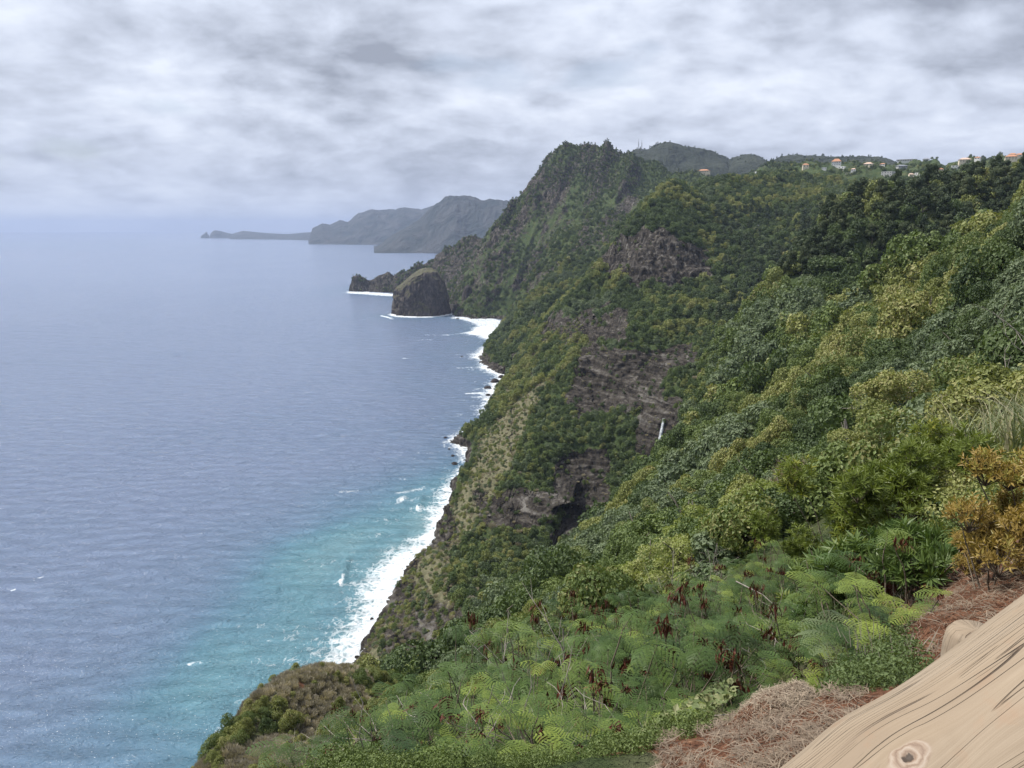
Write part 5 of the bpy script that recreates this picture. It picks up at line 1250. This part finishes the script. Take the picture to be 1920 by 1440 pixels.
def log_rail():
    E1 = P(1462, 1440, .60); E2 = P(1920, 1114, .74)
    ax = (E2-E1).normalized(); cm_ = Vector((0, 0, CAMZ)); mid = (E1+E2)/2; vd = (mid-cm_).normalized(); n = vd.cross(ax).normalized()
    if n.z > 0: n = -n
    R = .118; L0, L1 = -.55, 1.15; org = E1+n*R
    nl, na = 520, 260; s = np.linspace(L0, L1, nl); an = np.linspace(0, 2*math.pi, na)
    S, A = np.meshgrid(s, an, indexing='ij')
    b = n; c = ax.cross(n).normalized()
    # knot: find where the photo pixel (1702,1425) meets the log
    kd = (P(1704, 1424, 1.0)-cm_).normalized(); best = None
    for q in np.linspace(.2, 1.2, 2000):
        p = cm_+kd*float(q); rel = p-org; tt = rel.dot(ax); dd = (rel-ax*tt).length
        if dd < R: best = (tt, math.atan2((rel-ax*tt).dot(c), (rel-ax*tt).dot(b))); break
    ks, ka = best if best else (.2, 2)
    dA = (A-ka+math.pi) % (2*math.pi)-math.pi; du = dA*R; ds = S-ks; kr = np.sqrt((du/.011)**2+(ds/.014)**2)*(1+.45*fbm(du*70+9, ds*55, oct=3, seed=44))
    knot = np.clip(1-kr/1.35, 0, 1)
    gu = A*R+.010*fbm(S*5, A*1.5, oct=3, seed=40)+.012*np.tanh(du/.012)*np.exp(-np.abs(du)/.035)*np.exp(-(ds/.04)**2)*-1
    # bulges along the log, among them the one on its upper edge
    ea = math.pi  # the silhouette side
    eA = (A-ea+math.pi) % (2*math.pi)-math.pi; sb = (P(1562, 1336, .63)-E1).dot(ax)
    Rr = R*(1+.007*fbm(S*4, np.cos(A), np.sin(A), 3, 41))+.004*np.exp(-((S-sb)/.035)**2-(eA/.5)**2)-.002*np.exp(-((S-sb-.085)/.06)**2-(eA/.7)**2)+.004*np.exp(-(kr/1.6)**2)-.012*np.clip(knot-.6, 0, 1)
    X = np.array(org)[None, None]+S[..., None]*np.array(ax)+(Rr*np.cos(A))[..., None]*np.array(b)+(Rr*np.sin(A))[..., None]*np.array(c)
    me = mesh_np('log_rail', X.reshape(-1, 3), grid_faces(nl, na), M_WOOD_LOG, True, dict(gu=gu.ravel(), gv=S.ravel(), knot=knot.ravel()))
    setp(link('log_rail', me), 'peeled weathered log with long cracks and a knot, the fence rail at lower right', 'log rail')
    # post whose pale rounded end shows just behind the rail
    p = P(1826, 1200, 1.25); nv = 26; hs = [-1.4, -.03, -.01, 0.0, 0.0]; rs = [.040, .040, .037, .030, .0]
    U = np.linspace(0, 2*math.pi, 60); G = []
    for h_, r_ in zip(hs, rs): G.append(np.stack([p.x+r_*np.cos(U), p.y+r_*np.sin(U), np.full(60, P(1826, 1180, 1.25).z+h_)], -1))
    G = np.array(G); z0 = np.zeros(G.shape[:2])
    me = mesh_np('post', G.reshape(-1, 3), grid_faces(5, 60), M_WOOD_LOG, True, dict(gu=(z0+U[None]*.04).ravel(), gv=(z0+np.array(hs)[:, None]).ravel(), knot=z0.ravel()))
    setp(link('fence_post', me), 'rounded pale post end peeping out behind the log rail', 'post')
log_rail()

# ------------------------------------------------------------------ shore boulders and waterfall
_br = random.Random(4)
BM = [rock_mesh('boulder', [(0, .95, -.3), (.25, 1.0, .1), (.55, .85, .55), (.8, .5, .85), (1, 0, .95)], 300+i, 1, .9, .9, M_BOULD, 36, 22, .28) for i in range(4)]
def boulder(px, py, rad, label, group=None):
    p = PS(px, py, 0); o = link('boulder', BM[_br.randrange(4)], loc=(p.x, p.y, -.1*rad)); o.scale = (rad*_br.uniform(.9, 1.3), rad*_br.uniform(.8, 1.2), rad*_br.uniform(.7, 1.0)); o.rotation_euler = (0, 0, _br.uniform(0, 6))
    setp(o, label, 'boulder', group)
for px, py, rad, lb in [(835,821,1.6,'small black boulder in the foam left of the rocky spit'), (852,870,2.2,'flat black rock awash below the rocky spit'), (849,855,1.6,'brownish rock awash just below the spit'), (842,842,1.0,'smallest black rock awash beside the spit'),
      (866,669,2.4,'tiny dark rock offshore of the black beach'), (915,728,4.6,'large black boulder leftmost of the upper group'), (928,716,5.5,'largest black boulder of the upper group'), (941,708,5.0,'black boulder touching the slope, upper group'), (915,741,2.8,'small black boulder set apart below the upper group'), (926,745,4.0,'black boulder in the foam below the upper group'),
      (934,733,3.2,'middle black boulder between the larger ones'), (697,1160,.8,'small rock in the white surf at the foot of the brown cliff'), (858,598,3,'small dark rock at the foot of the mountain next to the gap'), (866,632,1.5,'tiny dark rock in the foam before the black beach')]:
    boulder(px, py, rad, lb)
for i in range(44):
    t_ = _br.random(); px = 858+48*t_+_br.uniform(-3, 6); py = 826-22*t_+_br.uniform(-5, 7)
    boulder(px, py, _br.uniform(1.0, 2.7), 'black boulder piled on the rocky spit', 'boulders of the rocky spit')
for i in range(26):
    t_ = _br.random(); px = 880+10*t_+_br.uniform(-3, 3); py = 832+45*t_
    boulder(px, py, _br.uniform(.7, 1.8), 'brown boulder on the shore below the spit', 'boulders below the spit')
def waterfall():
    # falls from the notch at photo pixel 1243,792 down to 1226,850
    n, m_ = 70, 15; rows = []; line = []; rm = 9e9
    for i in range(24):
        u = i/23; px_, py_ = 1244-16*u**1.2, 784+80*u; a_ = azim(px_, py_); s_ = slope_of(py_, px_); rs = np.linspace(330, 620, 600); zz = height(rs*math.sin(a_), rs*math.cos(a_)); k_ = np.nonzero(zz > CAMZ+rs*s_)[0]; rr1 = rs[k_[0]]-4 if len(k_) else rm; rm = min(rm, rr1); line.append(P(px_, py_, rm))
    for i in range(n):
        u = i/(n-1); q_ = u*22.999; c = line[int(q_)].lerp(line[int(q_)+1], q_-int(q_)); w = .5+.8*u
        for j in range(m_):
            k = j/(m_-1)*2-1; rows.append((c.x+k*w+.25*math.sin(k*9+u*5), c.y-1.2*math.sqrt(max(0, 1-k*k))+.35*math.sin(k*14+u*3), c.z))
    m, t, b, out = mat_new('falling_water'); pos = t.add('ShaderNodeNewGeometry').outputs['Position']
    a = t.noise(t.scalevec(pos, (2.2, 2.2, .16)), 1.0, 5, .65); t.l.new(t.ramp(a, [(.38, (.10, .11, .12)), (.5, (.33, .36, .38)), (.64, (.55, .58, .60))]), b.inputs['Base Color']); b.inputs['Roughness'].default_value = .5
    setp(link('waterfall', mesh_np('waterfall', np.array(rows), grid_faces(n, m_), m, True)), 'thin white waterfall dropping from the notch in the dark cliff bowl', 'waterfall')

# ------------------------------------------------------------------ village on the plateau, masts
def wallmat(n, c): return mat_plain(n, tuple(v*.85 for v in c), c, .4)
WM = {'white': wallmat('white_wall', (.70, .69, .66)), 'cream': wallmat('cream_wall', (.66, .58, .44)), 'yellow': wallmat('yellow_wall', (.72, .50, .14)), 'grey': wallmat('grey_wall', (.38, .38, .37))}
RM = {'orange': mat_plain('orange_tiles', (.34, .16, .09), (.48, .26, .16), 1.5), 'grey': mat_plain('grey_roof', (.18, .19, .22), (.28, .29, .32), 1.5), 'pale': mat_plain('pale_roof', (.45, .32, .25), (.6, .45, .36), 1.5)}
M_WIN = mat_plain('window_glass', (.03, .035, .045), (.06, .07, .08), 1, .2)
def boxv(x0, x1, y0, y1, z0, z1):
    v = np.array([(x, y, z) for x in (x0, x1) for y in (y0, y1) for z in (z0, z1)], float); f = np.array([(0, 1, 3, 2), (4, 6, 7, 5), (0, 4, 5, 1), (2, 3, 7, 6), (0, 2, 6, 4), (1, 5, 7, 3)]); return v, f
def raypt(px, py, r0=700, r1=2580):
    a = azim(px, py); s = slope_of(py, px); rs = np.linspace(r0, r1, 900); z = height(rs*math.sin(a), rs*math.cos(a)); ray = CAMZ+rs*s
    k = np.nonzero(z > ray)[0]; i = k[0] if len(k) else int(np.argmin(ray-z)); r = rs[i]; return Vector((r*math.sin(a), r*math.cos(a), float(z[i]))), r
def house(px, py, wpx, hpx, wall, roof, label, depth=.7):
    g, r = raypt(px, py); k = r/FPX*.8; w = wpx*k; h = hpx*k*.62; d = w*depth; rh = hpx*k*.42
    root = empty('house', (g.x, g.y, g.z+.8), -math.atan2(g.x, g.y)+_br.uniform(-.5, .5)); setp(root, label, 'house')
    v, f = boxv(-w/2, w/2, -d/2, d/2, -8, h); link('wall', mesh_np('wall', v, f, WM[wall], False), root)
    o = w*.06; 
    if roof: 
        rv = np.array([(-w/2-o, -d/2-o, h+.05), (w/2+o, -d/2-o, h+.05), (w/2+o, d/2+o, h+.05), (-w/2-o, d/2+o, h+.05), (-w*.22, 0, h+rh), (w*.22, 0, h+rh)]); rf = np.array([(0, 1, 5, 4), (1, 2, 5, 5), (2, 3, 4, 5), (3, 0, 4, 4), (3, 2, 1, 0)])
        me = bpy.data.meshes.new('roof'); me.from_pydata([tuple(q) for q in rv], [], [(0, 1, 5, 4), (1, 2, 5), (2, 3, 4, 5), (3, 0, 4), (3, 2, 1, 0)]); me.materials.append(RM[roof]); link('roof', me, root)
    n = max(2, int(w/4)); fl = 2 if h > 5 else 1
    for q in range(fl):
        for i in range(n):
            x = -w/2+w*(i+.5)/n; z = h*(q+.5)/fl; ww = min(1.3, w/n*.45)
            v, f = boxv(x-ww/2, x+ww/2, -d/2-.06, -d/2+.1, z-h/fl*.22, z+h/fl*.25); link('window', mesh_np('window', v, f, M_WIN, False), root)
for h_ in [(1568,312,17,14,'white','orange','white house with an orange roof at the left of the village'), (1578,318,14,8,'white',None,'flat roofed white building below the orange roofed house'), (1628,314,16,8,'cream','pale','cream house with a pale tiled roof left of centre in the village'),
      (1510,316,12,8,'cream','orange','small cream house standing alone among trees on the plateau edge'), (1665,332,22,15,'grey',None,'large pale grey house standing lower down among the trees'), (1742,328,18,10,'yellow',None,'yellow house on the village slope'),
      (1722,330,12,7,'white',None,'low white house beside the yellow house'), (1708,332,9,6,'cream','pale','small cream house left of the yellow house'), (1763,322,9,6,'cream','orange','orange roofed cottage right of the yellow house'),
      (1690,316,18,6,'grey','grey','long grey roofed house in the middle of the village'), (1700,304,34,5,'white','grey','long grey roofed hall on the village skyline'), (1736,303,12,6,'white','grey','gabled white house on the village skyline'),
      (1808,306,20,9,'cream','pale','wide pale roofed house above the pines'), (1833,300,10,5,'white','orange','small house on the skyline right of the pines'), (1790,315,12,5,'white',None,'low white house just above the dark pines'),
      (1895,302,20,10,'cream','orange','orange roofed house near the right edge'), (1912,292,14,7,'cream','orange','topmost orange roofed house at the right edge'), (1898,294,12,6,'white','orange','orange roofed house second from the top at the right edge'),
      (1868,302,9,5,'white',None,'small white house left of the right edge houses'), (1591,328,10,5,'grey',None,'small grey building under the orange roofed house'), (1320,318,24,8,'cream','orange','low orange roofed house at the left end of the plateau'),
      (1422,330,14,11,'white',None,'two storey white house half hidden in trees on the plateau'), (1883,340,8,12,'white',None,'white building glimpsed behind the pine tops'), (1840,346,15,5,'white',None,'white flat roof glimpsed among the pines'), (1421,428,9,5,'white','grey','small white shed in the clearing of the ravine'),
      (1655,312,10,5,'white','orange','little orange roofed house in the middle of the village'), (1600,322,9,5,'white','pale','little pale house among the plateau trees'), (1545,318,9,5,'white',None,'little white house at the wood edge')]:
    house(*h_)
waterfall()
M_MAST = mat_plain('mast_metal', (.16, .16, .17), (.30, .30, .32), 2, .5)
def mast(px, pytop, pybot, r, label):
    a = P(px, pybot, r); b_ = P(px, pytop, r); H = b_.z-a.z+20; w = 1.4; root = empty('antenna_mast', (a.x, a.y, a.z-20)); setp(root, label, 'mast')
    ch = [[(sx*w, sy*w, 0, .38), (sx*w*.5, sy*w*.5, H*.82, .3)] for sx, sy in ((1, 1), (1, -1), (-1, -1), (-1, 1))]
    for i in range(14):
        z0 = H*.82*i/14; z1 = H*.82*(i+1)/14; s0 = w*(1-.5*i/14); s1 = w*(1-.5*(i+1)/14); sg = 1 if i % 2 else -1
        ch += [[(-s0*sg, -s0, z0, .22), (s1*sg, -s1, z1, .22)], [(s0, -s0*sg, z0, .22), (s1, s1*sg, z1, .22)]]
    link('lattice', tubes_mesh('lattice', ch, M_MAST, 4), root); link('antenna', tubes_mesh('antenna', [[(0, 0, H*.8, .5), (0, 0, H, .3)]], M_MAST, 5), root)
    link('dish', tubes_mesh('dish', [[(0, -1.6, H*.6, 1.8), (0, -2.4, H*.6, 2.1)], [(1.5, -1.3, H*.72, 1.3), (1.6, -2, H*.72, 1.5)]], M_MAST, 10), root)
mast(1197, 260, 281, 2790, 'left and taller of the two lattice masts on the wooded hill'); mast(1203, 262, 280, 2800, 'right and shorter of the two lattice masts on the wooded hill')
